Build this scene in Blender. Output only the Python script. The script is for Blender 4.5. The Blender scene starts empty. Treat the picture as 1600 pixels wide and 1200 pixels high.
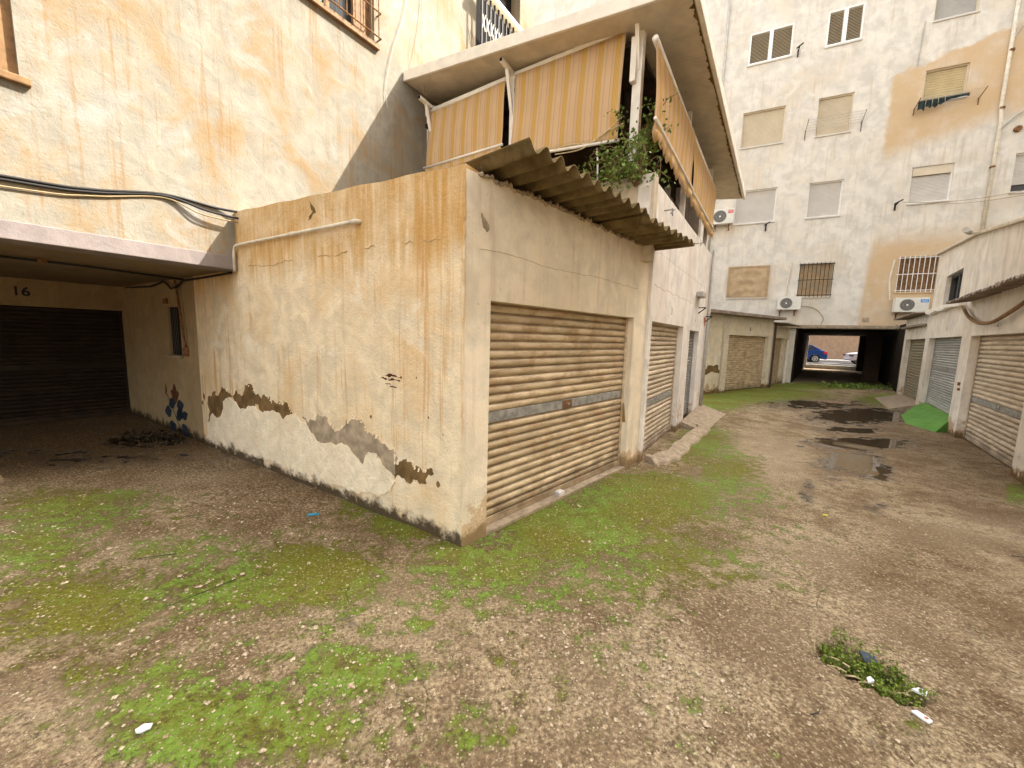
import bpy, bmesh, math, random
import numpy as np
from mathutils import Matrix, Vector
random.seed(7)
rng = np.random.default_rng(11)
scene = bpy.context.scene
C = scene.collection
R_ = math.radians

# ------------------------------------------------------------------ camera
cam = bpy.data.cameras.new('camera')
cam.sensor_width = 36.0
cam.lens = 606.0 / 1600.0 * 36.0
cam.clip_start = 0.05
cam.clip_end = 600
co = bpy.data.objects.new('camera', cam)
C.objects.link(co)
co.matrix_world = Matrix(((0.99962, -0.02739, 0.0, 0.0),
                          (0.00329, 0.12023, -0.99274, 0.0),
                          (0.02719, 0.99237, 0.12028, 1.7),
                          (0, 0, 0, 1)))
scene.camera = co

# ------------------------------------------------------------------ sky, sun, exposure
SUN_EL, SUN_AZ = R_(46.9), R_(82.6)
world = bpy.data.worlds.new('World')
scene.world = world
world.use_nodes = True
wn = world.node_tree
sky = wn.nodes.new('ShaderNodeTexSky')
sky.sky_type = 'NISHITA'
sky.sun_disc = False
sky.sun_elevation = SUN_EL
sky.sun_rotation = SUN_AZ
sky.air_density = 1.0
sky.dust_density = 4.0
sky.ozone_density = 0.6
hs = wn.nodes.new('ShaderNodeHueSaturation')
hs.inputs['Saturation'].default_value = 0.30
tint = wn.nodes.new('ShaderNodeMix')
tint.data_type = 'RGBA'
tint.blend_type = 'MULTIPLY'
tint.inputs[0].default_value = 1.0
tint.inputs[7].default_value = (1.0, 0.965, 0.90, 1)
bg = wn.nodes['Background']
bg.inputs[1].default_value = 0.15
wn.links.new(sky.outputs[0], hs.inputs['Color'])
wn.links.new(hs.outputs[0], tint.inputs[6])
wn.links.new(tint.outputs[2], bg.inputs[0])
sun = bpy.data.lights.new('sun', 'SUN')
sun.energy = 2.0
sun.angle = R_(0.5)
sun.color = (1.0, 0.94, 0.84)
so = bpy.data.objects.new('sun', sun)
C.objects.link(so)
sd = Vector((math.cos(SUN_EL) * math.sin(SUN_AZ), math.cos(SUN_EL) * math.cos(SUN_AZ), math.sin(SUN_EL)))
so.rotation_euler = sd.to_track_quat('Z', 'Y').to_euler()
so.location = (20, 5, 30)
vs = scene.view_settings
vs.view_transform = 'Standard'
vs.look = 'None'
vs.exposure = 2.66
vs.gamma = 1.0
vs.use_curve_mapping = False
scene.cycles.max_bounces = 6
scene.cycles.diffuse_bounces = 4
scene.cycles.glossy_bounces = 3
scene.cycles.transmission_bounces = 3

# ------------------------------------------------------------------ mesh helpers
class MB:
    def __init__(s):
        s.v = []; s.f = []
    def quad(s, *p):
        b = len(s.v); s.v += [tuple(q) for q in p]; s.f.append(tuple(range(b, b + len(p)))); return s
    def box(s, x0, x1, y0, y1, z0, z1):
        b = len(s.v)
        s.v += [(x0,y0,z0),(x1,y0,z0),(x1,y1,z0),(x0,y1,z0),(x0,y0,z1),(x1,y0,z1),(x1,y1,z1),(x0,y1,z1)]
        for q in ((3,2,1,0),(4,5,6,7),(0,1,5,4),(1,2,6,5),(2,3,7,6),(3,0,4,7)):
            s.f.append(tuple(b + i for i in q))
        return s
    def bar(s, p, q, w, h=None, up=(0,0,1)):
        h = h or w
        p = Vector(p); q = Vector(q); d = (q - p).normalized(); up = Vector(up)
        if abs(d.dot(up)) > .98: up = Vector((1,0,0))
        a = d.cross(up).normalized(); c = a.cross(d).normalized()
        b = len(s.v)
        for o in (p, q):
            for i, j in ((-1,-1),(1,-1),(1,1),(-1,1)):
                s.v.append(tuple(o + a*i*w/2 + c*j*h/2))
        for f in ((0,1,2,3),(7,6,5,4),(0,4,5,1),(1,5,6,2),(2,6,7,3),(3,7,4,0)):
            s.f.append(tuple(b + i for i in f))
        return s
    def tube(s, pts, r, n=8, caps=True):
        pts = [Vector(p) for p in pts]; rs = r if isinstance(r, (list, tuple)) else [r]*len(pts)
        rings = []
        ref = None
        for i, p in enumerate(pts):
            d = (pts[min(i+1, len(pts)-1)] - pts[max(i-1, 0)]).normalized()
            if ref is None or abs(d.dot(ref)) > .97:
                ref = Vector((0,0,1)) if abs(d.z) < .9 else Vector((1,0,0))
            a = d.cross(ref).normalized(); c = a.cross(d).normalized(); ref = c
            b = len(s.v); rings.append(b)
            for k in range(n):
                t = 2*math.pi*k/n
                s.v.append(tuple(p + (a*math.cos(t) + c*math.sin(t))*rs[i]))
        for i in range(len(rings)-1):
            for k in range(n):
                s.f.append((rings[i]+k, rings[i]+(k+1) % n, rings[i+1]+(k+1) % n, rings[i+1]+k))
        if caps:
            s.f.append(tuple(rings[0]+k for k in range(n))[::-1])
            s.f.append(tuple(rings[-1]+k for k in range(n)))
        return s
    def prism(s, poly, y0, y1):            # polygon in x,z; front at y0
        n = len(poly); b = len(s.v)
        s.v += [(p[0], y0, p[1]) for p in poly] + [(p[0], y1, p[1]) for p in poly]
        area = sum(poly[i][0]*poly[(i+1) % n][1] - poly[(i+1) % n][0]*poly[i][1] for i in range(n))
        idx = list(range(n)) if area > 0 else list(range(n))[::-1]
        s.f.append(tuple(b+i for i in idx)); s.f.append(tuple(b+n+i for i in idx[::-1]))
        for k in range(n):
            i, j = idx[k], idx[(k+1) % n]
            s.f.append((b+j, b+i, b+n+i, b+n+j))
        return s
    def disc(s, c, r, y, n=24, r0=0):      # faces -y
        b = len(s.v)
        if r0 == 0:
            s.v += [(c[0]+r*math.cos(2*math.pi*k/n), y, c[1]+r*math.sin(2*math.pi*k/n)) for k in range(n)]
            s.f.append(tuple(range(b, b+n)))
        else:
            for k in range(n):
                t = 2*math.pi*k/n
                s.v += [(c[0]+r*math.cos(t), y, c[1]+r*math.sin(t)), (c[0]+r0*math.cos(t), y, c[1]+r0*math.sin(t))]
            for k in range(n):
                j = (k+1) % n
                s.f.append((b+2*k, b+2*j, b+2*j+1, b+2*k+1))
        return s
    def cyl_y(s, c, r, y0, y1, n=24):
        return s.tube([(c[0], y0, c[1]), (c[0], y1, c[1])], r, n)
    def mesh(s, name):
        m = bpy.data.meshes.new(name); m.from_pydata(s.v, [], s.f); m.update(); return m
    def build(s, name, mat, parent=None, smooth=False, bevel=0, solid=0):
        m = s.mesh(name)
        if mat: m.materials.append(mat)
        if smooth:
            for p in m.polygons: p.use_smooth = True
        o = bpy.data.objects.new(name, m); C.objects.link(o)
        if parent: o.parent = parent
        if solid:
            d = o.modifiers.new('solid', 'SOLIDIFY'); d.thickness = solid
        if bevel:
            d = o.modifiers.new('bevel', 'BEVEL'); d.width = bevel; d.segments = 2; d.limit_method = 'ANGLE'
        return o

def az(a):
    a = R_(a); return Vector((math.sin(a), math.cos(a), 0))
class Frame:                                # x to the right along a facade, -y outwards, z up
    def __init__(s, p, a):
        u = az(a); y = Vector((0,0,1)).cross(u)
        s.u = u; s.y = y; s.p = Vector(p)
        s.m = Matrix(((u.x, y.x, 0, p[0]), (u.y, y.y, 0, p[1]), (0, 0, 1, 0), (0, 0, 0, 1)))
    def at(s, x, y=0, z=0):
        return s.p + s.u*x + s.y*y + Vector((0,0,z))
def tag(o, label=None, cat=None, group=None, kind=None):
    if label: o['label'] = label
    if cat: o['category'] = cat
    if group: o['group'] = group
    if kind: o['kind'] = kind
    return o
def thing(name, label, cat, frame=None, loc=(0,0,0), rz=0, group=None):
    o = bpy.data.objects.new(name, None); C.objects.link(o); o.empty_display_size = .2
    m = (frame.m if frame else Matrix.Identity(4)) @ Matrix.Translation(loc) @ Matrix.Rotation(rz, 4, 'Z')
    o.matrix_world = m
    return tag(o, label, cat, group)
def part(o, parent):
    o.parent = parent; return o
def copy_part(o, parent, loc=None, scale=None):
    c = o.copy(); C.objects.link(c); c.parent = parent
    if loc is not None: c.location = loc
    if scale is not None: c.scale = scale
    return c

# ------------------------------------------------------------------ material helpers
class NT:
    def __init__(s, name, rough=.8, spec=.3):
        s.m = bpy.data.materials.new(name); s.m.use_nodes = True
        s.t = s.m.node_tree; s.b = s.t.nodes['Principled BSDF']
        s.b.inputs['Roughness'].default_value = rough
        s.b.inputs['Specular IOR Level'].default_value = spec
        s.geo = s.t.nodes.new('ShaderNodeNewGeometry').outputs['Position']
        s.obj = s.t.nodes.new('ShaderNodeTexCoord').outputs['Object']
    def lk(s, a, b):
        if isinstance(a, (int, float)): b.default_value = a
        elif isinstance(a, (tuple, list)):
            b.default_value = tuple(a) + ((1,) if len(a) == 3 and len(b.default_value) == 4 else ())
        else: s.t.links.new(a, b)
    def scale(s, v, sc, loc=(0,0,0)):
        n = s.t.nodes.new('ShaderNodeMapping'); n.inputs['Scale'].default_value = sc; n.inputs['Location'].default_value = loc
        s.lk(v, n.inputs[0]); return n.outputs[0]
    def noise(s, scale, detail=4, rough=.55, v=None, dist=0):
        n = s.t.nodes.new('ShaderNodeTexNoise'); n.inputs['Scale'].default_value = scale
        n.inputs['Detail'].default_value = detail; n.inputs['Roughness'].default_value = rough
        n.inputs['Distortion'].default_value = dist
        s.lk(v if v is not None else s.geo, n.inputs['Vector']); return n.outputs['Fac']
    def voro(s, scale, out='Distance', feat='F1', v=None):
        n = s.t.nodes.new('ShaderNodeTexVoronoi'); n.inputs['Scale'].default_value = scale; n.feature = feat
        s.lk(v if v is not None else s.geo, n.inputs['Vector']); return n.outputs[out]
    def math(s, op, a, b=0.0, c=0.0, clamp=False):
        n = s.t.nodes.new('ShaderNodeMath'); n.operation = op; n.use_clamp = clamp
        s.lk(a, n.inputs[0]); s.lk(b, n.inputs[1]); s.lk(c, n.inputs[2]); return n.outputs[0]
    def step(s, v, lo, hi, a=0.0, b=1.0):
        n = s.t.nodes.new('ShaderNodeMapRange'); n.interpolation_type = 'SMOOTHSTEP'
        s.lk(v, n.inputs[0]); n.inputs[1].default_value = lo; n.inputs[2].default_value = hi
        n.inputs[3].default_value = a; n.inputs[4].default_value = b; return n.outputs[0]
    def mix(s, f, a, b, mode='MIX'):
        n = s.t.nodes.new('ShaderNodeMix'); n.data_type = 'RGBA'; n.blend_type = mode
        s.lk(f, n.inputs[0]); s.lk(a, n.inputs[6]); s.lk(b, n.inputs[7]); return n.outputs[2]
    def ramp(s, f, stops, interp='LINEAR'):
        n = s.t.nodes.new('ShaderNodeValToRGB'); e = n.color_ramp.elements; n.color_ramp.interpolation = interp
        while len(e) < len(stops): e.new(.5)
        for el, (p, c) in zip(e, stops): el.position = p; el.color = tuple(c) + (1,)
        s.lk(f, n.inputs[0]); return n.outputs[0]
    def sep(s, v):
        n = s.t.nodes.new('ShaderNodeSeparateXYZ'); s.lk(v, n.inputs[0]); return n.outputs
    def attr(s, name):
        n = s.t.nodes.new('ShaderNodeAttribute'); n.attribute_name = name; return n.outputs['Fac']
    def rand(s):
        return s.t.nodes.new('ShaderNodeObjectInfo').outputs['Random']
    def bump(s, h, strength=.3, dist=.01, prev=None):
        n = s.t.nodes.new('ShaderNodeBump'); n.inputs['Strength'].default_value = strength; n.inputs['Distance'].default_value = dist
        s.lk(h, n.inputs['Height'])
        if prev is not None: s.lk(prev, n.inputs['Normal'])
        return n.outputs[0]
    def done(s, col=None, rough=None, normal=None):
        if col is not None: s.lk(col, s.b.inputs['Base Color'])
        if rough is not None: s.lk(rough, s.b.inputs['Roughness'])
        if normal is not None: s.lk(normal, s.b.inputs['Normal'])
        return s.m

def flat(name, col, rough=.6, spec=.3, metal=0, var=.12, scale=9, bump=.1):
    n = NT(name, rough, spec)
    n.b.inputs['Metallic'].default_value = metal
    f = n.noise(scale, 5)
    c = n.mix(n.step(f, .3, .7), tuple(x*(1-var) for x in col), tuple(min(1, x*(1+var)) for x in col))
    return n.done(c, None, n.bump(n.noise(scale*8, 3), bump, .004) if bump else None)

def plaster(name, base, stain, stain_amt=.5, streak=None, streak_amt=.4, blotch=.9, grain=.35, base_dirt=None,
            white=None, topz=None, extra=None, rust=None):
    """painted render: uneven paint, water stains, vertical runs, grain"""
    n = NT(name, .92, .12)
    big = n.noise(blotch, 5, .62, dist=.6)
    med = n.noise(blotch*4.3, 5, .6, dist=.4)
    c = n.mix(n.step(med, .32, .68), tuple(x*.84 for x in base), tuple(min(1, x*1.07) for x in base))
    c = n.mix(n.math('MULTIPLY', n.step(n.math('ADD', n.math('MULTIPLY', big, .7), n.math('MULTIPLY', med, .3)), .46, .66), stain_amt), c, stain)
    if streak:
        st = n.noise(1.0, 3, .6, v=n.scale(n.geo, (9, 9, .55)))
        fine = n.noise(1.0, 2, .6, v=n.scale(n.geo, (34, 34, 1.3)))
        gate = n.step(n.noise(.8, 3), .36, .56)
        sm = n.math('MULTIPLY', n.math('MULTIPLY', n.step(n.math('ADD', n.math('MULTIPLY', st, .65), n.math('MULTIPLY', fine, .35)), .5, .64), gate), streak_amt)
        c = n.mix(sm, c, streak)
    if white:
        c = n.mix(n.math('MULTIPLY', n.step(n.noise(1.7, 4, .65, dist=.5), .56, .7), .6), c, white)
    # small specks, scuffs
    sp = n.step(n.noise(30, 3, .7), .66, .72)
    c = n.mix(n.math('MULTIPLY', sp, .45), c, tuple(x*.4 for x in stain))
    z = n.sep(n.geo)[2]
    if topz:                                  # rain stains running down from the coping
        zz = n.math('ADD', z, n.math('MULTIPLY', n.math('SUBTRACT', n.noise(1.0, 5, .6, v=n.scale(n.geo, (14, 14, .5))), .5), 1.0))
        runs = n.noise(1.0, 5, .7, v=n.scale(n.geo, (17, 17, 1.1)), dist=.5)
        tm = n.math('MULTIPLY', n.math('MULTIPLY', n.step(zz, topz[0], topz[1]), n.step(runs, .34, .62, .5, 1.0)), n.step(big, .3, .55, .45, 1.0))
        c = n.mix(n.math('MULTIPLY', tm, topz[3]), c, topz[2])
    if extra: c = extra(n, c)
    if base_dirt:
        zz = n.math('SUBTRACT', z, n.math('MULTIPLY', n.math('SUBTRACT', n.noise(7, 4, .7), .35), .42))
        c = n.mix(n.step(zz, .1, -.03, 0, .95), c, base_dirt)
    if rust:
        zz = n.math('SUBTRACT', z, n.math('MULTIPLY', n.math('SUBTRACT', n.noise(3.2, 4, .7), .42), 2.2))
        c = n.mix(n.step(zz, .10, -.12, 0, .65), c, rust)
        if base_dirt:
            c = n.mix(n.step(n.math('SUBTRACT', z, n.math('MULTIPLY', n.math('SUBTRACT', n.noise(7, 5, .7), .35), .42)), .08, -.03, 0, .9), c, base_dirt)
    g = n.math('ADD', n.math('MULTIPLY', n.noise(48, 3, .7), .6), n.math('MULTIPLY', med, 1.6))
    return n.done(c, None, n.bump(g, grain, .02))

def shutter_mat(name, dark, light, rust=None, rust_amt=.5, rough=.6, metal=0.0):
    n = NT(name, rough, .35)
    n.b.inputs['Metallic'].default_value = metal
    st = n.noise(1.0, 5, .6, v=n.scale(n.geo, (3, 3, 14)))
    c = n.mix(n.step(st, .35, .65), dark, light)
    c = n.mix(n.math('MULTIPLY', n.rand(), .5), c, tuple(x*.72 for x in dark))
    if rust:
        r = n.step(n.noise(5, 6, .65, dist=.4), .48, .66)
        c = n.mix(n.math('MULTIPLY', r, rust_amt), c, rust)
        fl = n.step(n.noise(26, 4, .7), .64, .7)
        c = n.mix(n.math('MULTIPLY', fl, .5), c, tuple(x*.5 for x in rust))
    z = n.sep(n.geo)[2]
    dz = n.math('ADD', z, n.math('MULTIPLY', n.math('SUBTRACT', n.noise(4, 5, .6), .5), .9))
    c = n.mix(n.step(dz, .28, -.05, 0, .6), c, (.07, .042, .02))
    return n.done(c, None, n.bump(n.noise(40, 3), .15, .004))

# --- materials
M = {}
def wall_L_extra(n, c):
    # pale efflorescence cloud under the coping, darker zone of old paint above the slab joint
    z = n.sep(n.geo)[2]
    return c
M['wall_L'] = plaster('ochre_render', (.80, .67, .47), (.66, .44, .21), .7, (.54, .28, .095), .7, 1.1, .75,
                      base_dirt=(.05, .032, .015), white=(.85, .78, .65), topz=(2.15, 2.6, (.52, .295, .085), .95))
M['wall_A'] = plaster('beige_render', (.84, .74, .58), (.72, .58, .40), .45, (.50, .37, .25), .4, .8, .4, base_dirt=(.27, .185, .10), rust=(.50, .31, .14))
M['wall_A2'] = plaster('pale_pink_render', (.80, .745, .69), (.66, .56, .47), .45, (.50, .42, .36), .45, .9, .4, base_dirt=(.2, .13, .07), rust=(.42, .25, .10))
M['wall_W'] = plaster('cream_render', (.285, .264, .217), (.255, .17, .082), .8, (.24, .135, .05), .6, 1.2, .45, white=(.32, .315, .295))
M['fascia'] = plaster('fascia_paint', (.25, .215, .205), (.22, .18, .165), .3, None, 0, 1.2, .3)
M['recess_shade'] = plaster('recess_shaded_render', (.36, .265, .15), (.24, .155, .075), .5, (.3, .2, .1), .4, 1.2, .35, base_dirt=(.04, .025, .012))  # wall render with the shade under the slab put into its colour
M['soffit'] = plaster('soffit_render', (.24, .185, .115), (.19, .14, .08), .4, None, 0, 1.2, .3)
def B_extra(n, c):
    s = n.sep(n.obj); x, z = s[0], s[2]
    wob = n.math('MULTIPLY', n.math('SUBTRACT', n.noise(.9, 5, .6), .5), 1.0)
    w2 = n.math('MULTIPLY', n.math('SUBTRACT', n.noise(5, 5, .6), .5), .25)
    xx = n.math('ADD', x, n.math('MULTIPLY', wob, .12))
    left = n.step(n.math('ADD', xx, w2), .15, .32)
    zz = n.math('ADD', z, n.math('MULTIPLY', x, -.28)); zz = n.math('ADD', zz, n.math('ADD', wob, w2))
    band = n.math('MULTIPLY', n.step(zz, 8.7, 9.6), n.step(zz, 12.15, 12.0))
    low = n.math('MULTIPLY', n.step(n.math('ADD', z, wob), 6.6, 5.6), n.step(n.math('ADD', xx, n.math('MULTIPLY', z, -.04)), -.05, .15))
    f = n.math('MULTIPLY', n.math('MAXIMUM', n.math('MULTIPLY', left, band), low), n.step(n.noise(1.2, 5, .6), .25, .6, .45, .95))
    return n.mix(f, c, (.58, .42, .25))
M['wall_B'] = plaster('white_block_render', (.70, .665, .60), (.62, .52, .39), .5, (.48, .39, .28), .4, .55, .5, white=(.76, .74, .69), extra=B_extra)
M['wall_Q'] = plaster('low_garage_render', (.74, .66, .51), (.55, .42, .25), .35, (.4, .3, .18), .3, 1.0, .35, base_dirt=(.15, .10, .05), rust=(.36, .22, .09))
M['wall_R'] = plaster('white_garage_render', (.78, .715, .62), (.62, .49, .37), .35, (.45, .34, .28), .45, .9, .4, base_dirt=(.14, .09, .045), rust=(.38, .21, .08))
M['pillar'] = plaster('pillar_render', (.66, .58, .46), (.5, .32, .14), .35, (.4, .22, .08), .35, 2.4, .4, base_dirt=(.16, .09, .035))
M['new_render'] = plaster('repair_render', (.87, .755, .565), (.66, .52, .34), .55, None, 0, 2.2, .7, base_dirt=(.08, .05, .022))
M['bare_brown'] = flat('bare_brown_render', (.17, .105, .045), .95, .1, var=.35, scale=7, bump=.6)
M['bare_grey'] = flat('bare_grey_render', (.36, .285, .20), .95, .1, var=.3, scale=9, bump=.6)
M['rust_patch'] = flat('rusty_stain_render', (.33, .19, .06), .9, .1, var=.3, scale=8, bump=.4)
M['concrete'] = flat('kerb_concrete', (.33, .26, .185), .9, .15, var=.25, scale=12, bump=.5)
M['sh_tan'] = shutter_mat('tan_shutter', (.46, .345, .215), (.76, .60, .40), (.36, .20, .09), .55)
M['sh_tan2'] = shutter_mat('sand_shutter', (.50, .40, .29), (.72, .60, .45), (.35, .22, .11), .3)
M['sh_grey'] = shutter_mat('grey_shutter', (.40, .39, .36), (.55, .54, .51), (.42, .36, .27), .2)
M['sh_dark'] = shutter_mat('dark_shutter', (.26, .25, .23), (.36, .34, .31), (.24, .18, .12), .3)
M['sh_brown_shade'] = shutter_mat('shaded_brown_shutter', (.02, .012, .009), (.034, .021, .015), None)  # brown door taken near black to carry the shade of the left bay
M['sh_green'] = shutter_mat('olive_shutter', (.33, .29, .20), (.44, .39, .28), (.30, .24, .13), .3)
M['zinc'] = flat('zinc_band', (.34, .33, .31), .45, .5, .3, var=.3, scale=14, bump=.2)
M['rust'] = flat('rusty_metal', (.20, .10, .045), .85, .2, var=.4, scale=22, bump=.5)
M['black'] = flat('black_paint', (.02, .02, .022), .6, .3, bump=0)
M['dark'] = flat('dark_void', (.012, .010, .009), .9, .1, bump=0)
M['white_paint'] = flat('cream_metal_paint', (.82, .77, .68), .5, .4, var=.08, scale=6, bump=.05)
M['roof'] = plaster('roof_panel', (.68, .59, .45), (.60, .50, .35), .3, None, 0, .9, .06)
M['pvc'] = flat('cream_pvc', (.66, .60, .49), .5, .4, var=.12, scale=8, bump=.05)
M['grey_pvc'] = flat('grey_pvc', (.42, .40, .36), .5, .4, var=.15, scale=8, bump=.05)
M['cable'] = flat('cable_rubber', (.02, .018, .017), .6, .3, bump=0)
M['cable_beige'] = flat('beige_cable', (.32, .24, .13), .6, .3, bump=0)
M['ac'] = flat('ac_cabinet', (.70, .68, .62), .45, .4, var=.06, scale=5, bump=.03)
M['ac_dark'] = flat('ac_grille', (.07, .068, .065), .6, .3, bump=0)
M['red'] = flat('red_sticker', (.65, .04, .05), .5, .3, bump=0)
M['blue'] = flat('blue_sticker', (.03, .25, .62), .5, .3, bump=0)
M['white'] = flat('white_plastic', (.80, .79, .76), .45, .4, var=.04, bump=.03)
M['glass'] = flat('window_glass', (.05, .055, .06), .08, .6, var=.2, scale=1.2, bump=0)
M['teal'] = flat('teal_curtain', (.10, .42, .42), .8, .2, var=.2, scale=6, bump=.2)
M['brown_wood'] = flat('brown_wood', (.24, .135, .06), .7, .3, var=.3, scale=12, bump=.3)
M['blind_white'] = flat('white_blind', (.62, .59, .55), .6, .3, var=.05, scale=3, bump=.05)
M['blind_beige'] = flat('beige_blind', (.62, .54, .41), .6, .3, var=.05, scale=3, bump=.05)
M['blind_tan'] = flat('tan_blind', (.52, .42, .24), .6, .3, var=.08, scale=3, bump=.05)
M['blind_grey'] = flat('grey_blind', (.45, .44, .42), .6, .3, var=.05, scale=3, bump=.05)
M['cloth_tan'] = flat('tan_cloth', (.46, .34, .21), .9, .1, var=.12, scale=5, bump=.3)
M['cloth_dark'] = flat('dark_laundry', (.03, .045, .045), .9, .1, var=.4, scale=9, bump=.3)
M['leaf'] = flat('shrub_leaf', (.13, .20, .03), .55, .35, var=.5, scale=16, bump=0)
M['leaf2'] = flat('weed_leaf', (.135, .19, .022), .6, .3, var=.5, scale=25, bump=0)
M['stem'] = flat('twig', (.20, .135, .07), .85, .2, var=.3, scale=30, bump=.3)
M['straw'] = flat('dry_stalk', (.55, .44, .26), .85, .2, var=.3, scale=30, bump=.3)
M['terracotta'] = flat('terracotta', (.42, .14, .07), .8, .2, bump=.2)
M['paper'] = flat('white_paper', (.78, .80, .82), .7, .2, var=.06, scale=20, bump=.2)
M['lid'] = flat('dark_blue_lid', (.045, .055, .075), .75, .15, var=.3, scale=40, bump=.2)
M['cyan'] = flat('blue_plastic', (.02, .27, .42), .4, .5, bump=0)
M['yellow'] = flat('yellow_scrap', (.55, .45, .05), .6, .3, bump=0)
M['asphalt'] = flat('street_asphalt', (.06, .058, .056), .9, .2, var=.2, scale=20, bump=.3)
M['kerb_white'] = flat('street_kerb', (.55, .53, .50), .8, .2, var=.15, scale=10, bump=.2)
M['house_tan'] = flat('tan_cladding', (.34, .235, .16), .85, .2, var=.12, scale=4, bump=.2)
M['house_dark'] = flat('dark_doorway', (.10, .06, .04), .8, .2, bump=.1)
M['house_cream'] = flat('cream_trim', (.62, .52, .36), .8, .2, bump=.1)
M['car_blue'] = flat('blue_car_paint', (.012, .05, .22), .25, .6, var=.03, bump=0)
M['car_silver'] = flat('silver_car_paint', (.46, .44, .50), .25, .6, .2, var=.03, bump=0)
M['tyre'] = flat('tyre_rubber', (.015, .015, .015), .8, .2, bump=0)
M['rim'] = flat('alloy_rim', (.60, .60, .60), .35, .6, .3, bump=0)
M['tail'] = flat('tail_lamp', (.55, .02, .04), .3, .6, bump=0)
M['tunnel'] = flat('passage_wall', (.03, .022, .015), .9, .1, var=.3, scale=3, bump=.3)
M['ink_blue'] = flat('stencil_dark_blue', (.025, .035, .05), .9, .1, var=.3, scale=20, bump=0)
M['ink_brown'] = flat('stencil_brown', (.10, .04, .02), .9, .1, var=.3, scale=20, bump=0)
M['ramp_green'] = None
M['inner'] = flat('inner_room_shade', (.045, .032, .022), .9, .1, var=.3, scale=4, bump=.1)  # near-black colour standing in for shade inside the terrace
M['joint'] = flat('plaster_joint', (.40, .27, .13), .95, .1, var=.3, scale=20, bump=.2)
M['hairline'] = flat('hairline_crack', (.42, .33, .22), .95, .1, var=.2, scale=20, bump=0)
M['litter'] = flat('wet_leaf_litter', (.035, .026, .015), .8, .2, var=.4, scale=20, bump=0)

def fibro():
    n = NT('corrugated_fibre_cement', .95, .1)
    f = n.noise(3.5, 6, .65, dist=.5)
    c = n.mix(n.step(f, .35, .65), (.115, .08, .035), (.21, .155, .075))
    c = n.mix(n.math('MULTIPLY', n.step(n.noise(1.3, 5, .6), .5, .65), .6), c, (.07, .05, .022))
    c = n.mix(n.math('MULTIPLY', n.step(n.noise(30, 4, .6), .62, .7), .4), c, (.34, .29, .2))
    return n.done(c, None, n.bump(n.noise(50, 4), .4, .006))
M['fibro'] = fibro()
def fibro2():
    n = NT('weathered_corrugated_sheet', .9, .15)
    f = n.noise(4, 6, .65)
    c = n.mix(n.step(f, .35, .65), (.20, .155, .12), (.32, .26, .21))
    return n.done(c, None, n.bump(n.noise(50, 4), .3, .006))
M['fibro2'] = fibro2()

def awning_mat(name, period=.235, phase=0.0):
    n = NT(name, .9, .1)
    x = n.sep(n.obj)[0]
    t = n.math('FRACT', n.math('ADD', n.math('DIVIDE', x, period), phase))
    base, or_, br, pk = (.80, .585, .36), (.70, .43, .12), (.42, .31, .18), (.78, .54, .33)
    yl = (.82, .58, .20)
    c = n.ramp(t, [(0, base), (.30, br), (.32, pk), (.46, or_), (.52, yl), (.55, or_), (.60, yl), (.63, or_), (.68, yl), (.71, or_), (.76, base), (.94, br), (.96, base)], 'CONSTANT')
    c = n.mix(n.step(n.noise(3, 5), .3, .7, 0, .3), c, (.62, .42, .22))
    tr = n.t.nodes.new('ShaderNodeBsdfTranslucent')
    mx = n.t.nodes.new('ShaderNodeMixShader'); mx.inputs[0].default_value = .35
    n.lk(c, tr.inputs[0])
    out = n.t.nodes['Material Output']
    n.t.links.new(n.b.outputs[0], mx.inputs[1]); n.t.links.new(tr.outputs[0], mx.inputs[2]); n.t.links.new(mx.outputs[0], out.inputs[0])
    return n.done(c, None, n.bump(n.noise(9, 4), .25, .02))
M['awning'] = awning_mat('striped_awning_cloth')

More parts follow.
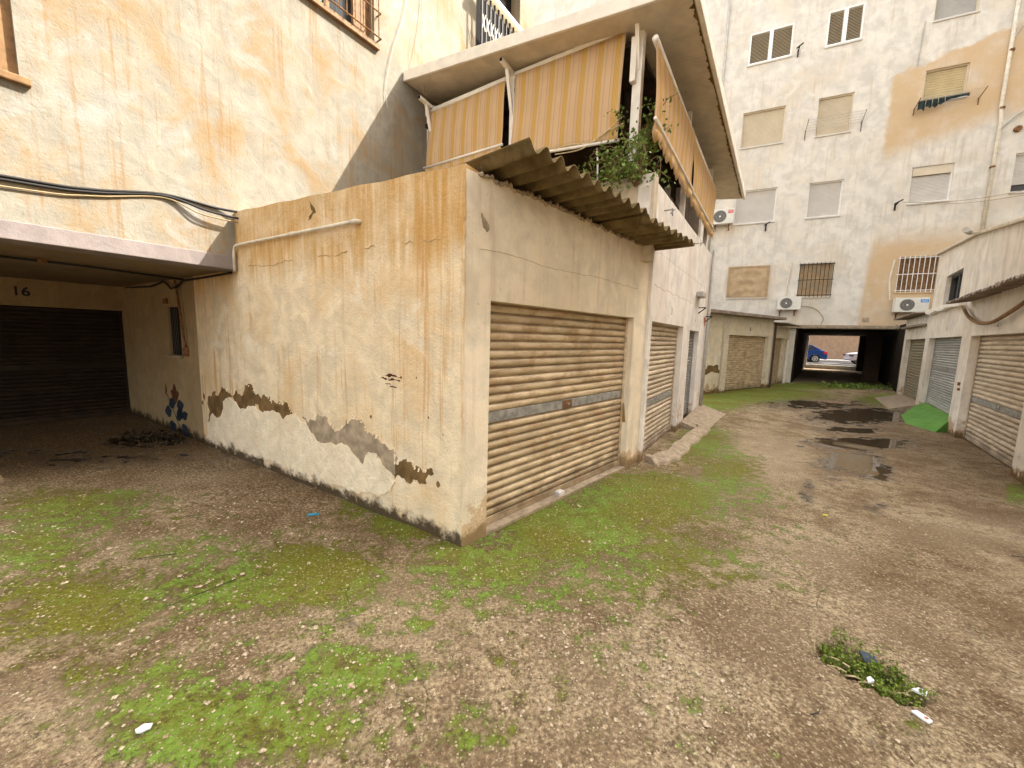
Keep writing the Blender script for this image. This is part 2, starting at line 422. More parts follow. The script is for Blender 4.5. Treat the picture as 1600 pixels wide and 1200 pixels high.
def ground_mat():
    n = NT('mossy_worn_concrete', .85, .15)
    moss, pud, dark, pale = n.attr('moss'), n.attr('puddle'), n.attr('dark'), n.attr('pale')
    n1 = n.noise(1.7, 5, .62, dist=.3); n2 = n.noise(8.5, 5, .68); n3 = n.noise(46, 4, .78)
    va = n.t.nodes.new('ShaderNodeTexVoronoi'); va.inputs['Scale'].default_value = 62; n.lk(n.geo, va.inputs['Vector'])
    vd = va.outputs['Distance']; vcs = n.sep(va.outputs['Color']); vs_ = vcs[0]
    c = n.mix(n.step(n1, .36, .64), (.185, .122, .066), (.40, .305, .19))
    c = n.mix(n.math('MULTIPLY', n.step(n2, .48, .60), .75), c, (.15, .094, .052))
    c = n.mix(n.math('MULTIPLY', pale, n.step(n2, .3, .6, .35, .95)), c, (.48, .375, .25))
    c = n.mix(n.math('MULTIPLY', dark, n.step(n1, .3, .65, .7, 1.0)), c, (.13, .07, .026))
    # exposed aggregate: small stones of different tones
    vb = n.t.nodes.new('ShaderNodeTexVoronoi'); vb.inputs['Scale'].default_value = 27; n.lk(n.geo, vb.inputs['Vector'])
    vbc = n.sep(vb.outputs['Color'])
    sel = n.math('ADD', vs_, n.math('MULTIPLY', n.math('SUBTRACT', n2, .5), 1.6))
    stone = n.math('MULTIPLY', n.step(vd, .45, .25), n.step(sel, .55, .72))
    stone2 = n.math('MULTIPLY', n.step(vb.outputs['Distance'], .34, .24), n.step(n.math('ADD', vbc[0], n.math('MULTIPLY', n.math('SUBTRACT', n1, .5), 1.2)), .80, .88))
    stone = n.math('MAXIMUM', stone, stone2)
    tone = n.mix(vcs[1], (.78, .65, .45), (.20, .125, .07))
    c = n.mix(n.math('MULTIPLY', n.math('MULTIPLY', stone, n.step(n.sep(n.geo)[0], 1.2, 4.5, 1.0, .6)), .8), c, tone)
    amp = n.math('MULTIPLY', n.step(n.sep(n.geo)[0], 1.2, 4.5, 1.0, .5), n.step(n1, .34, .6, .4, .85))
    pits = n.math('MULTIPLY', n.step(n3, .475, .42), amp)
    c = n.mix(n.math('MULTIPLY', pits, .8), c, (.07, .043, .02))
    c = n.mix(n.math('MULTIPLY', n.math('MULTIPLY', n.step(n3, .545, .59), amp), .85), c, (.64, .515, .33))
    # moss
    mn = n.math('ADD', n.math('MULTIPLY', n.math('SUBTRACT', n1, .5), .8), n.math('ADD', n.math('MULTIPLY', n.math('SUBTRACT', n2, .5), 1.9), n.math('MULTIPLY', n.math('SUBTRACT', n3, .5), 1.0)))
    mm = n.step(n.math('ADD', moss, mn), .30, .66)
    mm = n.math('MULTIPLY', mm, n.math('SUBTRACT', 1.0, n.math('MULTIPLY', stone, .7)))
    mc = n.mix(n.step(n2, .38, .62), (.105, .108, .007), (.14, .235, .03))
    mc = n.mix(n.step(n.noise(.9, 3), .42, .60), mc, (.125, .122, .008))
    mc = n.mix(n.math('MULTIPLY', n.step(n3, .54, .62), .4), mc, (.20, .28, .05))
    mc = n.mix(n.math('MULTIPLY', n.step(n3, .45, .40), .5), mc, (.055, .045, .012))
    c = n.mix(n.math('MULTIPLY', mm, .94), c, mc)
    # hairline cracks
    wv = n.t.nodes.new('ShaderNodeVectorMath'); wv.operation = 'ADD'
    nz = n.t.nodes.new('ShaderNodeTexNoise'); nz.inputs['Scale'].default_value = 2.5; nz.inputs['Detail'].default_value = 4; n.lk(n.geo, nz.inputs['Vector'])
    sc = n.t.nodes.new('ShaderNodeVectorMath'); sc.operation = 'SCALE'; sc.inputs['Scale'].default_value = .4
    n.lk(nz.outputs['Color'], sc.inputs[0]); n.lk(n.geo, wv.inputs[0]); n.lk(sc.outputs[0], wv.inputs[1])
    ck = n.math('MULTIPLY', n.step(n.voro(.55, 'Distance', 'DISTANCE_TO_EDGE', wv.outputs[0]), .0028, .0012), n.step(n1, .5, .56))
    c = n.mix(n.math('MULTIPLY', ck, .6), c, (.04, .027, .016))
    # standing water
    pw = n.math('ADD', pud, n.math('ADD', n.math('MULTIPLY', n.math('SUBTRACT', n1, .5), 1.3), n.math('MULTIPLY', n.math('SUBTRACT', n.noise(4.0, 4, .6, v=n.scale(n.geo, (1, 1.6, 1))), .5), 1.6)))
    pm = n.step(pw, .56, .62)
    damp = n.step(pw, .2, .58)
    c = n.mix(n.math('MULTIPLY', damp, .55), c, (.09, .06, .033))
    c = n.mix(n.math('MULTIPLY', pm, .92), c, (.05, .034, .02))
    r = n.step(n2, .3, .7, .65, .95)
    r = n.math('SUBTRACT', r, n.math('MULTIPLY', damp, .42))
    n.lk(n.math('ADD', n.math('MULTIPLY', pm, .45), n.math('ADD', n.math('MULTIPLY', damp, .3), .15)), n.b.inputs['Specular IOR Level'])
    r = n.math('MULTIPLY', r, n.math('SUBTRACT', 1.0, n.math('MULTIPLY', pm, .97)))
    h = n.math('ADD', n.math('MULTIPLY', n2, .5), n.math('ADD', n.math('MULTIPLY', n3, .8), n.math('MULTIPLY', stone, .35)))
    h = n.math('ADD', n.math('MULTIPLY', h, n.math('SUBTRACT', 1.0, n.math('MULTIPLY', mm, .55))), n.math('MULTIPLY', mm, .5))
    h = n.math('MULTIPLY', h, n.math('SUBTRACT', 1.0, pm))
    return n.done(c, r, n.bump(h, 1.0, .032))
M['ground'] = ground_mat()
def green_ramp_mat():
    n = NT('green_painted_concrete', .75, .3)
    c = n.mix(n.step(n.noise(6, 5), .3, .7), (.075, .20, .028), (.12, .27, .05))
    c = n.mix(n.math('MULTIPLY', n.step(n.noise(25, 5, .7), .6, .7), .4), c, (.24, .24, .12))
    return n.done(c, None, n.bump(n.noise(40, 4), .3, .01))
M['ramp_green'] = green_ramp_mat()

# ------------------------------------------------------------------ frames of the facades (metres, camera foot at origin)
FA  = Frame((-.378, 2.957, 0), 42.8)       # alley face of the corner garage
FL  = Frame((-.378, 2.957, 0), 122.5)      # side face, x runs back from -8.2 to 0 at the corner
FW  = Frame((-3.414, 4.891, 0), 34.1)      # tall wall over the left garages
FG  = Frame((-7.372, 7.412, 0), 34.1)      # left garage front under the slab
FA2 = Frame((1.833, 5.299, 0), 34.1)       # alley face of the terrace house
FS  = Frame((1.65, 5.03, 0), 124.1)        # terrace face over the corner garage, x from -4.1 to 0
FB  = Frame((14.319, 16.606, 0), 116.0)    # back apartment block
FQ  = Frame((9.86, 15.03, 0), 56.0)        # low garage at the back
FQ2 = Frame((10.07, 15.17, 0), 44.0)
FR  = Frame((8.619, 7.397, 0), 218.0)      # right garage row
FT  = Frame((12.62, 17.43, 0), 38.4)       # passage left wall

def wall_panel(x0, x1, z0, z1, holes=(), depth=.25, top=None, seg=None):
    """front sheet with openings, their reveals, the rim and a back sheet"""
    mb = MB()
    xs = sorted({x0, x1, *[h[0] for h in holes], *[h[1] for h in holes], *(seg or [])})
    zs = sorted({z0, z1, *[h[2] for h in holes], *[h[3] for h in holes]})
    xs = [x for x in xs if x0 <= x <= x1]; zs = [z for z in zs if z0 <= z <= z1]
    Z = lambda x, z: top(x) if (top and z == z1) else z
    inside = lambda xa, xb, za, zb: any(h[0] <= xa and xb <= h[1] and h[2] <= za and zb <= h[3] for h in holes)
    vid = {}
    def V(x, y, z):
        k = (round(x, 4), y, round(z, 4))
        if k not in vid:
            vid[k] = len(mb.v); mb.v.append((x, y, Z(x, z)))
        return vid[k]
    for i in range(len(xs)-1):
        for j in range(len(zs)-1):
            a, b, c, d = xs[i], xs[i+1], zs[j], zs[j+1]
            if inside(a, b, c, d): continue
            mb.f.append((V(a,0,c), V(b,0,c), V(b,0,d), V(a,0,d)))
            mb.f.append((V(a,depth,d), V(b,depth,d), V(b,depth,c), V(a,depth,c)))
            for (xa, xb, za, zb, e) in ((a, a, c, d, 'l'), (b, b, c, d, 'r'), (a, b, c, c, 'b'), (a, b, d, d, 't')):
                eps = 1e-3
                if e == 'l': nb = (i > 0 and not inside(xs[i-1], a, c, d))
                if e == 'r': nb = (i < len(xs)-2 and not inside(b, xs[i+2], c, d))
                if e == 'b': nb = (j > 0 and not inside(a, b, zs[j-1], c))
                if e == 't': nb = (j < len(zs)-2 and not inside(a, b, d, zs[j+2]))
                if nb: continue
                if e == 'l': mb.f.append((V(a,depth,c), V(a,0,c), V(a,0,d), V(a,depth,d)))
                if e == 'r': mb.f.append((V(b,0,c), V(b,depth,c), V(b,depth,d), V(b,0,d)))
                if e == 'b': mb.f.append((V(a,depth,c), V(b,depth,c), V(b,0,c), V(a,0,c)))
                if e == 't': mb.f.append((V(a,0,d), V(b,0,d), V(b,depth,d), V(a,depth,d)))
    return mb

def rough_poly(poly, amp=.16, it=3, seed=1):
    r = random.Random(seed)
    for _ in range(it):
        out = []
        for i, p in enumerate(poly):
            q = poly[(i+1) % len(poly)]
            dx, dz = q[0]-p[0], q[1]-p[1]
            k = r.uniform(-amp, amp)
            out += [p, (p[0]+dx*.5 - dz*k, p[1]+dz*.5 + dx*k)]
        poly = out
        amp *= .85
    return poly

def text_mb(txt, size, x, z, y, depth=.003):
    cu = bpy.data.curves.new('t', 'FONT'); cu.body = txt; cu.size = size; cu.align_x = 'CENTER'; cu.extrude = 0; cu.offset = size*.022
    o = bpy.data.objects.new('t', cu); C.objects.link(o)
    bpy.context.view_layer.update()
    me = bpy.data.meshes.new_from_object(o.evaluated_get(bpy.context.evaluated_depsgraph_get()))
    mb = MB()
    mb.v = [(v.co.x + x, y, v.co.y + z) for v in me.vertices]
    mb.f = [tuple(p.vertices) for p in me.polygons]
    bpy.data.objects.remove(o); bpy.data.curves.remove(cu); bpy.data.meshes.remove(me)
    return mb

# ------------------------------------------------------------------ roller shutters
def slat_mesh(pitch, w, bulge=.016, n=7):
    mb = MB(); prof = []
    for k in range(n+1):
        t = k/n
        prof.append((-bulge*math.sin(math.pi*min(1, t*1.24))**.6 if t*1.24 < 1 else .022, t*pitch))
    prof.append((.022, pitch))
    for x in (0, w):
        mb.v += [(x, p[0], p[1]) for p in prof]
    m = len(prof)
    for k in range(m-1):
        mb.f.append((k, m+k, m+k+1, k+1))
    return mb
def roller_door(parent, x0, x1, z0, z1, mat, y=.13, pitch=.062, band=None, band_mat=None, joined=False, backing=True, rail=True, sag=0):
    d = bpy.data.objects.new('garage_door', None); C.objects.link(d); d.parent = parent; d.location = (x0, y, z0)
    w, h = x1-x0, z1-z0
    bandh = .10
    zs = []; z = .07
    while z < h + pitch:
        if band is not None and abs(z - band) < pitch*.6:
            zs.append(('b', z)); z += bandh; band = None
        else:
            zs.append(('s', z)); z += pitch
    first = None; jm = MB()
    for kind, z in zs:
        if kind == 's':
            if joined:
                s = slat_mesh(pitch, w); b = len(jm.v)
                jm.v += [(p[0], p[1], p[2]+z) for p in s.v]; jm.f += [tuple(b+i for i in f) for f in s.f]
            elif first is None:
                first = slat_mesh(pitch, w).build('slat', mat, d); first.location = (0, 0, z)
            else:
                c = copy_part(first, d, (0, random.uniform(-.002, .002), z))
        else:
            MB().box(0, w, -.012, .004, z+.003, z+bandh-.003).build('lock_band', band_mat or M['zinc'], d, bevel=.003)
            lk = MB().box(w*.5-.085, w*.5+.085, -.02, -.0125, z+.008, z+bandh-.006)
            lk.build('lock_plate', M['sh_brown_shade'] if band_mat is M['sh_brown_shade'] else (M['rust'] if mat is M['sh_tan'] else M['zinc']), d, bevel=.003)
            MB().cyl_y((w*.5+.01, z+.05), .016, -.034, -.0205, 12).build('lock_cylinder', M['sh_brown_shade'] if band_mat is M['sh_brown_shade'] else M['zinc'], d)
    if joined:
        o = jm.build('slats', mat, d); o['kind'] = 'stuff'
    MB().box(.0, w, -.018, .012, .0, .068).build('bottom_rail', mat, d, bevel=.004)
    if rail:
        for xa in (-.001, w-.034):
            MB().box(xa, xa+.035, -.032, -.0185, .0, h).build('guide_rail', mat, d)
    if backing:
        MB().box(-.15, w+.15, .06, .09, -.05, h+.2).build('backing', M['dark'], d)
    return d

# ================================================================== GROUND
MOSS = [[2.9,5.0,.5,.1,.5,.9,.7],[-1.9,2.5,2.4,.1,-.5,.95,.36],[.5,3.2,1.7,.1,.2,.8,.5],[2.3,4.6,.8,.3,.7,1.2,.45],[-.6,1.6,1.2,.05,0,.4,.25],[7.5,12.6,3.2,.6,1.2,1.8,.85],[-4.07,3.42,.61,.04,-.49,.43,.7],[-3.59,2.79,.37,.02,-.41,.34,.7],[-2.64,2.2,.56,.02,-.33,.3,.75],[-1.42,2.57,.49,.02,-.17,.33,1],[-1.88,2.4,.5,.02,-.19,.26,.8],[-1.25,1.51,.52,.01,-.13,.17,.9],[-1.78,1.71,.46,.01,-.13,.14,.6],[-.74,1.78,.29,.01,-.06,.15,.8],[-.49,1.82,.16,.01,-.03,.1,.5],[-.89,3.32,.34,.02,-.07,.26,1],[-.42,2.91,.2,.01,-.02,.14,1],[-1.47,3.61,.24,.02,-.08,.21,.6],[-.16,2.79,.58,.03,-.03,.38,.75],[.62,3.37,.76,.04,.1,.59,.95],[1.52,4.13,.79,.05,.24,.7,.95],[1.08,2.99,.94,.05,.18,.57,.6],[2.54,4.17,.59,.04,.36,.63,.5],[.25,2.42,.87,.04,.02,.26,.5],[3.28,6.42,.55,.05,.69,1.4,.7],[6.28,11.75,.96,.16,.97,1.87,1],[8.46,13.38,2.31,.44,.97,1.57,1],[13.4,16.49,3.81,.83,1.06,1.32,.9],[12.48,12.69,1.27,.22,1.51,1.57,.8],[-.51,2.11,.08,0,-.01,.04,1],[.86,2.31,.38,.01,.06,.18,.35],[-.18,1.47,.27,.01,-.01,.11,.5],[.49,1.92,.31,.01,.05,.25,.35],[.93,1.66,.12,0,.03,.07,.45],[-2.44,2.82,.57,.03,-.18,.22,.55],[-4.09,3.67,.6,.04,-.27,.26,.6],[6.16,4.53,.17,.01,.41,.32,.7],[1.08,1.42,.16,0,.03,.05,.25],[12.75,10.02,.61,.08,.74,.6,.5],[1.85,1.55,.06,0,.04,.04,.5],[-.61,1.46,.24,.01,-.04,.11,.35],[-.88,1.35,.2,.01,-.03,.05,.5]]
PUD = [[8.99,11.21,1.63,.26,.78,.99,.8],[8.73,9.55,1.28,.17,.96,1.08,1],[6.97,7.79,.73,.08,.26,.31,.8],[6.22,6.73,.88,.09,.41,.46,1],[5.09,5.62,.46,.04,.45,.52,.9],[5.07,5.23,.24,.02,.31,.34,1],[3.55,4.45,.10,.02,.30,.40,.55],[3.9,3.97,.16,.01,.12,.13,.5],[4.5,5.25,.19,.02,.57,.7,.5],[-5.61,4.86,1.75,.14,-.37,.34,.52],[-5.44,5.65,.53,.05,-.31,.33,.9]]
DARK = [[-6.6,5.6,2.6,.2,-1.3,1.6,1],[-5.2,4.6,1.9,.1,-.5,.55,.8],[-2.6,4.1,1.0,-.5,.25,.3,.7],[-5.82,4.89,1.66,.14,-1.1,.96,.9],[-2.01,3.68,.74,.05,-.23,.43,.45],[3.2,2.91,.47,.02,.55,.54,.5],[3,2.37,.52,.02,.43,.37,.4],[7.69,6.99,1.5,.15,1.96,1.85,.5],[6.19,4.81,1.08,.08,.87,.71,.5],[.43,3.81,.4,.03,.03,.28,.6],[2.45,2.74,.5,.02,.27,.33,.25],[-4.34,5.47,.61,.06,-.47,.61,.7],[-1.08,4.04,.41,.03,-.09,.34,.6],[1.11,1.51,.17,0,.07,.11,.35],[-.4,2.44,.39,.02,-.03,.17,.3]]  # left bay blobs: wet brown floor, darkened further for shade under the slab
PALE = [[3.76,5.79,.7,.06,.81,1.31,.7],[-.52,2.23,.51,.02,-.08,.33,.5],[-1.93,1.51,.35,.01,-.16,.14,.6],[2.28,2.9,.42,.02,.26,.36,.6],[2.11,2.22,.61,.02,.28,.33,.35],[-2.67,2.8,.33,.02,-.12,.13,.7],[-3.52,4.31,.42,.03,-.12,.16,.8],[.68,1.74,.64,.02,.09,.28,.35],[4.15,3.48,.65,.04,.29,.26,.4]]
def field(X, Y, blobs):
    out = np.zeros_like(X)
    for cx, cy, ax, ay, bx, by, s in blobs:
        det = ax*by - ay*bx
        dx, dy = X-cx, Y-cy
        p = (dx*by - dy*bx)/det; q = (dy*ax - dx*ay)/det
        r2 = p*p + q*q
        out = np.maximum(out, s*np.exp(-np.power(r2, 1.35)*.5))
    return out
HOLE = (1.915, 1.865, .215, .115, R_(-50))     # weed-filled hollow in the concrete
def hole_depth(X, Y):
    cx, cy, a, b, t = HOLE
    dx, dy = X-cx, Y-cy
    p = (dx*math.cos(t)+dy*math.sin(t))/a; q = (-dx*math.sin(t)+dy*math.cos(t))/b
    r = np.sqrt(p*p+q*q)
    return np.clip((1.12-r)/.22, 0, 1)
gx = np.concatenate([[-220,-60,-20,-12], np.arange(-9, 5, .045), np.arange(5, 19.5, .12), [22,28,60,220]])
gy = np.concatenate([[-220,-60,-12,-3], np.arange(-.5, 6.5, .045), np.arange(6.5, 22, .12), [26,34,60,220]])
X, Y = np.meshgrid(gx, gy, indexing='ij')
hd = hole_depth(X, Y)
und = .006*np.sin(X*2.1+Y*1.3)+.005*np.sin(X*3.7-Y*2.9+1)+.004*np.sin(X*7.1+2*np.sin(Y*4))
near = np.clip(1-np.hypot(X, Y-4)/9, 0, 1)
Zg = und*near - .075*hd
nx, ny = X.shape
verts = np.stack([X, Y, Zg], -1).reshape(-1, 3)
I, J = np.meshgrid(np.arange(nx-1), np.arange(ny-1), indexing='ij')
a = (I*ny+J).ravel()
faces = np.stack([a, a+ny, a+ny+1, a+1], -1)
gm = bpy.data.meshes.new('ground')
gm.from_pydata(verts.tolist(), [], faces.tolist()); gm.update()
for p in gm.polygons: p.use_smooth = True
fm = field(X, Y, MOSS)
for nm, arr in (('moss', np.clip(fm - hd, 0, 1)), ('puddle', field(X, Y, PUD)), ('dark', np.maximum(field(X, Y, DARK), hd)), ('pale', field(X, Y, PALE))):
    at = gm.attributes.new(nm, 'FLOAT', 'POINT'); at.data.foreach_set('value', arr.ravel().astype(np.float32))
gm.materials.append(M['ground'])
ground = bpy.data.objects.new('ground', gm); C.objects.link(ground); ground['kind'] = 'structure'

# ================================================================== CORNER GARAGE
cg = thing('corner_garage', 'ochre corner garage with peeling render and rusty tan roller door', 'building', FA)
ML = FA.m.inverted() @ FL.m                 # side-face coordinates inside the corner garage
def on_L(o):
    o.matrix_basis = ML; return o
wl = wall_panel(-3.6, 0, -.05, 3.0, depth=.2, top=lambda x: 2.93 - x*.049 + .006*math.sin(x*9), seg=[-3.6+i*.15 for i in range(1, 24)])
on_L(wl.build('side_wall', M['wall_L'], cg))
on_L(wall_panel(-4.95, -3.6, -.05, 2.46, depth=.2).build('side_wall', M['wall_L'], cg))
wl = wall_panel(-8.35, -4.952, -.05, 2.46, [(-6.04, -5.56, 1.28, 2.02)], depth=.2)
on_L(wl.build('recessed_side_wall', M['recess_shade'], cg))
mb = MB().box(-6.04, -5.56, .12, .15, 1.28, 2.02); on_L(mb.build('slit_window', M['dark'], cg))
mb = MB()
for k in range(7): mb.tube([(-6.0+k*.066, .03, 1.27), (-6.0+k*.066, .03, 2.03)], .008, 6)
on_L(mb.build('window_bars', M['black'], cg))
on_L(MB().box(-6.1, -5.52, -.05, 0, 1.235, 1.275).build('window_sill', M['concrete'], cg, bevel=.008))
on_L(MB().box(-6.12, -5.98, -.03, 0, 2.07, 2.15).build('junction_box', M['rust'], cg))
P1 = [(-4.71,.75),(-4.47,.84),(-4.42,.77),(-4.28,.89),(-4.13,.9),(-4.05,.86),(-3.82,.91),(-3.52,1.01),(-3.35,.97),(-3.31,.92),(-3.0,.92),(-2.94,.86),(-2.68,.86),(-2.59,.9),(-2.52,.85),(-2.48,.79),(-2.38,.77),(-2.56,.73),(-2.67,.66),(-2.75,.73),(-3.0,.72),(-3.14,.68),(-3.37,.74),(-3.61,.67),(-3.77,.67),(-3.87,.74),(-4.03,.78),(-4.21,.70),(-4.27,.53),(-4.47,.43),(-4.58,.49),(-4.7,.34),(-4.79,.32),(-4.7,.55)]
P2 = [(-2.27,.76),(-2.03,.76),(-1.99,.83),(-1.81,.84),(-1.73,.74),(-1.62,.71),(-1.52,.77),(-1.4,.86),(-1.31,.89),(-1.19,.83),(-1.18,.77),(-1.09,.77),(-.97,.73),(-.92,.7),(-.79,.68),(-.77,.66),(-.775,.53),(-.78,.40),(-.9,.45),(-.96,.51),(-1.03,.57),(-1.14,.56),(-1.2,.46),(-1.22,.42),(-1.29,.46),(-1.41,.53),(-1.56,.58),(-1.64,.54),(-1.86,.52),(-1.99,.52),(-2.11,.60),(-2.18,.67)]
P3 = [(-.77,.53),(-.7,.58),(-.55,.61),(-.53,.55),(-.43,.54),(-.31,.58),(-.32,.53),(-.38,.45),(-.46,.42),(-.48,.47),(-.55,.44),(-.67,.43),(-.77,.41)]
P4 = [(-4.79,.34),(-4.7,.36),(-4.58,.51),(-4.47,.45),(-4.27,.55),(-4.21,.72),(-4.03,.8),(-3.87,.76),(-3.77,.69),(-3.61,.69),(-3.37,.76),(-3.14,.7),(-3.0,.74),(-2.75,.75),(-2.67,.68),(-2.56,.75),(-2.38,.77),(-2.18,.69),(-2.11,.62),(-1.99,.54),(-1.86,.54),(-1.64,.56),(-1.56,.6),(-1.41,.55),(-1.29,.48),(-1.22,.44),(-1.2,.48),(-1.14,.58),(-1.03,.59),(-.96,.53),(-.9,.47),(-.78,.42),(-.77,.37),(-.93,.22),(-1.01,.18),(-1.21,.17),(-1.51,.14),(-1.85,.11),(-2.22,.06),(-2.61,.12),(-3.05,.13),(-3.54,.1),(-4.09,.08),(-4.57,.06),(-4.84,.05)]
on_L(MB().prism(rough_poly(P1, .34, 4, 3), -.0025, .003).build('bare_patch', M['bare_brown'], cg))
on_L(MB().prism(rough_poly(P2, .34, 4, 4), -.0025, .003).build('bare_patch', M['bare_grey'], cg))
on_L(MB().prism(rough_poly(P3, .34, 4, 5), -.0025, .003).build('bare_patch', M['bare_brown'], cg))
on_L(MB().prism(rough_poly(P4, .16, 3, 6), -.013, .003).build('repair_render', M['new_render'], cg))
for k, (px, pz, s) in enumerate([(-4.86,.72,.05),(-4.92,.62,.03),(-1.1,.93,.018),(-.25,.47,.022),(-.36,1.02,.009),(-.2,.9,.009),(-.5,1.34,.008)]):
    pl = [(px+s*math.cos(t)*random.uniform(.5,1.2), pz+1.4*s*math.sin(t)*random.uniform(.5,1.2)) for t in [i*2*math.pi/7 for i in range(7)]]
    on_L(MB().prism(rough_poly(pl, .2, 2, k), -.0022, .003).build('bare_patch', M['bare_brown'], cg))
# curled paint flakes along the upper rim of the peeled band
fk = MB(); rr_ = random.Random(44)
for P_ in (P1[:17], P2[:17], P3[:6]):
    for a_, b_ in zip(P_, P_[1:]):
        for t_ in (.1, .35, .6, .85):
            if rr_.random() < .35: continue
            x = a_[0]+(b_[0]-a_[0])*t_; z = a_[1]+(b_[1]-a_[1])*t_+.006; w_ = rr_.uniform(.012, .045); h_ = rr_.uniform(.012, .05); o_ = rr_.uniform(.004, .016)
            fk.quad((x-w_/2, -.001, z+h_*.5), (x-w_*.3, -o_, z-h_*.5), (x+w_*.35, -o_*.8, z-h_*.4), (x+w_/2, -.001, z+h_*.45))
fo = on_L(fk.build('paint_flakes', M['wall_L'], cg, solid=.0015)); fo['kind'] = 'stuff'
# scratched smear of brown paint
for k, (xa, xb, zz, hh) in enumerate([(-.92,-.68,1.325,.03),(-.86,-.7,1.295,.014),(-.96,-.84,1.305,.008),(-.9,-.82,1.255,.007),(-.84,-.74,1.235,.006)]):
    pl = [(xa,zz),(xa*.7+xb*.3,zz-hh*.4),(xb,zz-hh*.3),(xb,zz+hh*.5),(xa*.4+xb*.6,zz+hh*.6)]
    on_L(MB().prism(rough_poly(pl, .2, 3, k+20), -.0024, .003).build('paint_smear', M['ink_brown'], cg))
# slab joint: a shallow ragged ledge where the roof slab shows
mb = MB(); up = []; lo = []
for i in range(75):
    x = -3.55 + i*.048
    if x > -.12: break
    zc = 2.44 + .012*math.sin(x*5) + random.uniform(-.012, .012)
    up.append((x, zc+.004)); lo.append((x, zc - random.uniform(.0, .004)))
for k in range(0, len(up)-4, 5):
    if random.random() < .25: continue
    e = k+random.choice([3, 4, 5])
    on_L(MB().prism(up[k:e+1] + lo[k:e+1][::-1], -.0035, .003).build('slab_joint', M['joint'], cg))
# coping chips
on_L(MB().prism(rough_poly([(-2.0,2.99),(-1.9,2.9),(-1.88,2.86),(-1.96,2.83),(-2.02,2.8),(-2.0,2.84),(-1.93,2.87),(-1.97,2.93)], .2, 2, 9), -.003, .003).build('crack', M['bare_brown'], cg))
wa = wall_panel(0.004, 3.36, -.05, 2.9, [(.28, 2.82, -.05, 1.985)], depth=.3, top=lambda x: 2.9)
wa.build('alley_wall', M['wall_A'], cg)
# chipped arris of the corner
pts = []; rs = []
for i in range(70):
    z = -.02 + i*2.93/69
    pts.append((.004+random.uniform(-.003,.003), .006+random.uniform(-.003,.003), z)); rs.append(random.choice([.007,.009,.011,.012,.004 if i < 30 else .01]))
MB().tube(pts, rs, 7).build('corner_arris', M['wall_L'], cg)
MB().quad((.1,.2,2.84),(3.25,.2,2.84),(3.25,3.5,2.84),(-.5,3.4,2.84)).build('flat_roof', M['concrete'], cg)
# rusty rendered jamb and base of the middle pillar
mb = MB(); mb.quad((2.8165,.03,.62),(2.8165,.24,.6),(2.8165,.24,.9),(2.8165,.15,.98),(2.8165,.06,.86)); mb.build('bare_patch', M['rust_patch'], cg)
# thin crack over the door
up = []; lo = []
for i in range(40):
    x = .15 + i*.07; zc = 2.36 + .01*math.sin(x*4) + random.uniform(-.008, .008)
    up.append((x, zc+.002)); lo.append((x, zc-.002))
MB().prism(up+lo[::-1], -.002, .003).build('crack', M['hairline'], cg)
MB().prism(rough_poly([(.16,2.63),(.2,2.6),(.25,2.53),(.22,2.5),(.17,2.57)], .2, 2, 5), -.0022, .003).build('bare_patch', M['bare_grey'], cg)
roller_door(cg, .28, 2.82, .02, 1.985, M['sh_tan'], y=.11, pitch=.078, band=.9)
MB().box(.28, 2.82, -.0, .3, -.03, .018).build('threshold', M['concrete'], cg)
# waste pipe on the side wall
pp = [(-3.58,-.04,2.40),(-3.57,-.04,2.62),(-3.545,-.04,2.68),(-3.5,-.04,2.70),(-3.3,-.04,2.70),(-2.3,-.04,2.69),(-1.22,-.04,2.68)]
on_L(MB().tube(pp, .016, 10).build('waste_pipe', M['pvc'], cg, smooth=True))
on_L(MB().tube([(-2.32,-.04,2.69),(-2.2,-.04,2.69)], .020, 10).build('pipe_coupling', M['pvc'], cg, smooth=True))
on_L(MB().tube([(-1.28,-.04,2.68),(-1.21,-.04,2.68),(-1.19,.02,2.68)], .020, 10).build('pipe_elbow', M['pvc'], cg, smooth=True))
# rusty pipes and cables by the slit window
on_L(MB().tube([(-5.55,-.03,2.4),(-5.5,-.03,2.3),(-5.42,-.03,1.9),(-5.33,-.03,1.42)], .018, 8).build('rusty_pipe', M['rust'], cg))
on_L(MB().box(-5.38, -5.28, -.05, 0, 1.28, 1.42).build('valve', M['rust'], cg, bevel=.01))
on_L(MB().tube([(-5.46,-.02,2.4),(-5.38,-.02,2.0),(-5.3,-.02,1.5)], .008, 6).build('thin_pipe', M['cable_beige'], cg))
on_L(MB().tube([(-7.9,-.03,2.40),(-6.6,-.03,2.36),(-6.0,-.04,2.41),(-5.8,-.05,2.36),(-5.62,-.06,2.28),(-5.4,-.05,2.3),(-5.2,-.04,2.38),(-4.4,-.03,2.385),(-3.7,-.03,2.395)], .014, 7).build('cable', M['cable'], cg))
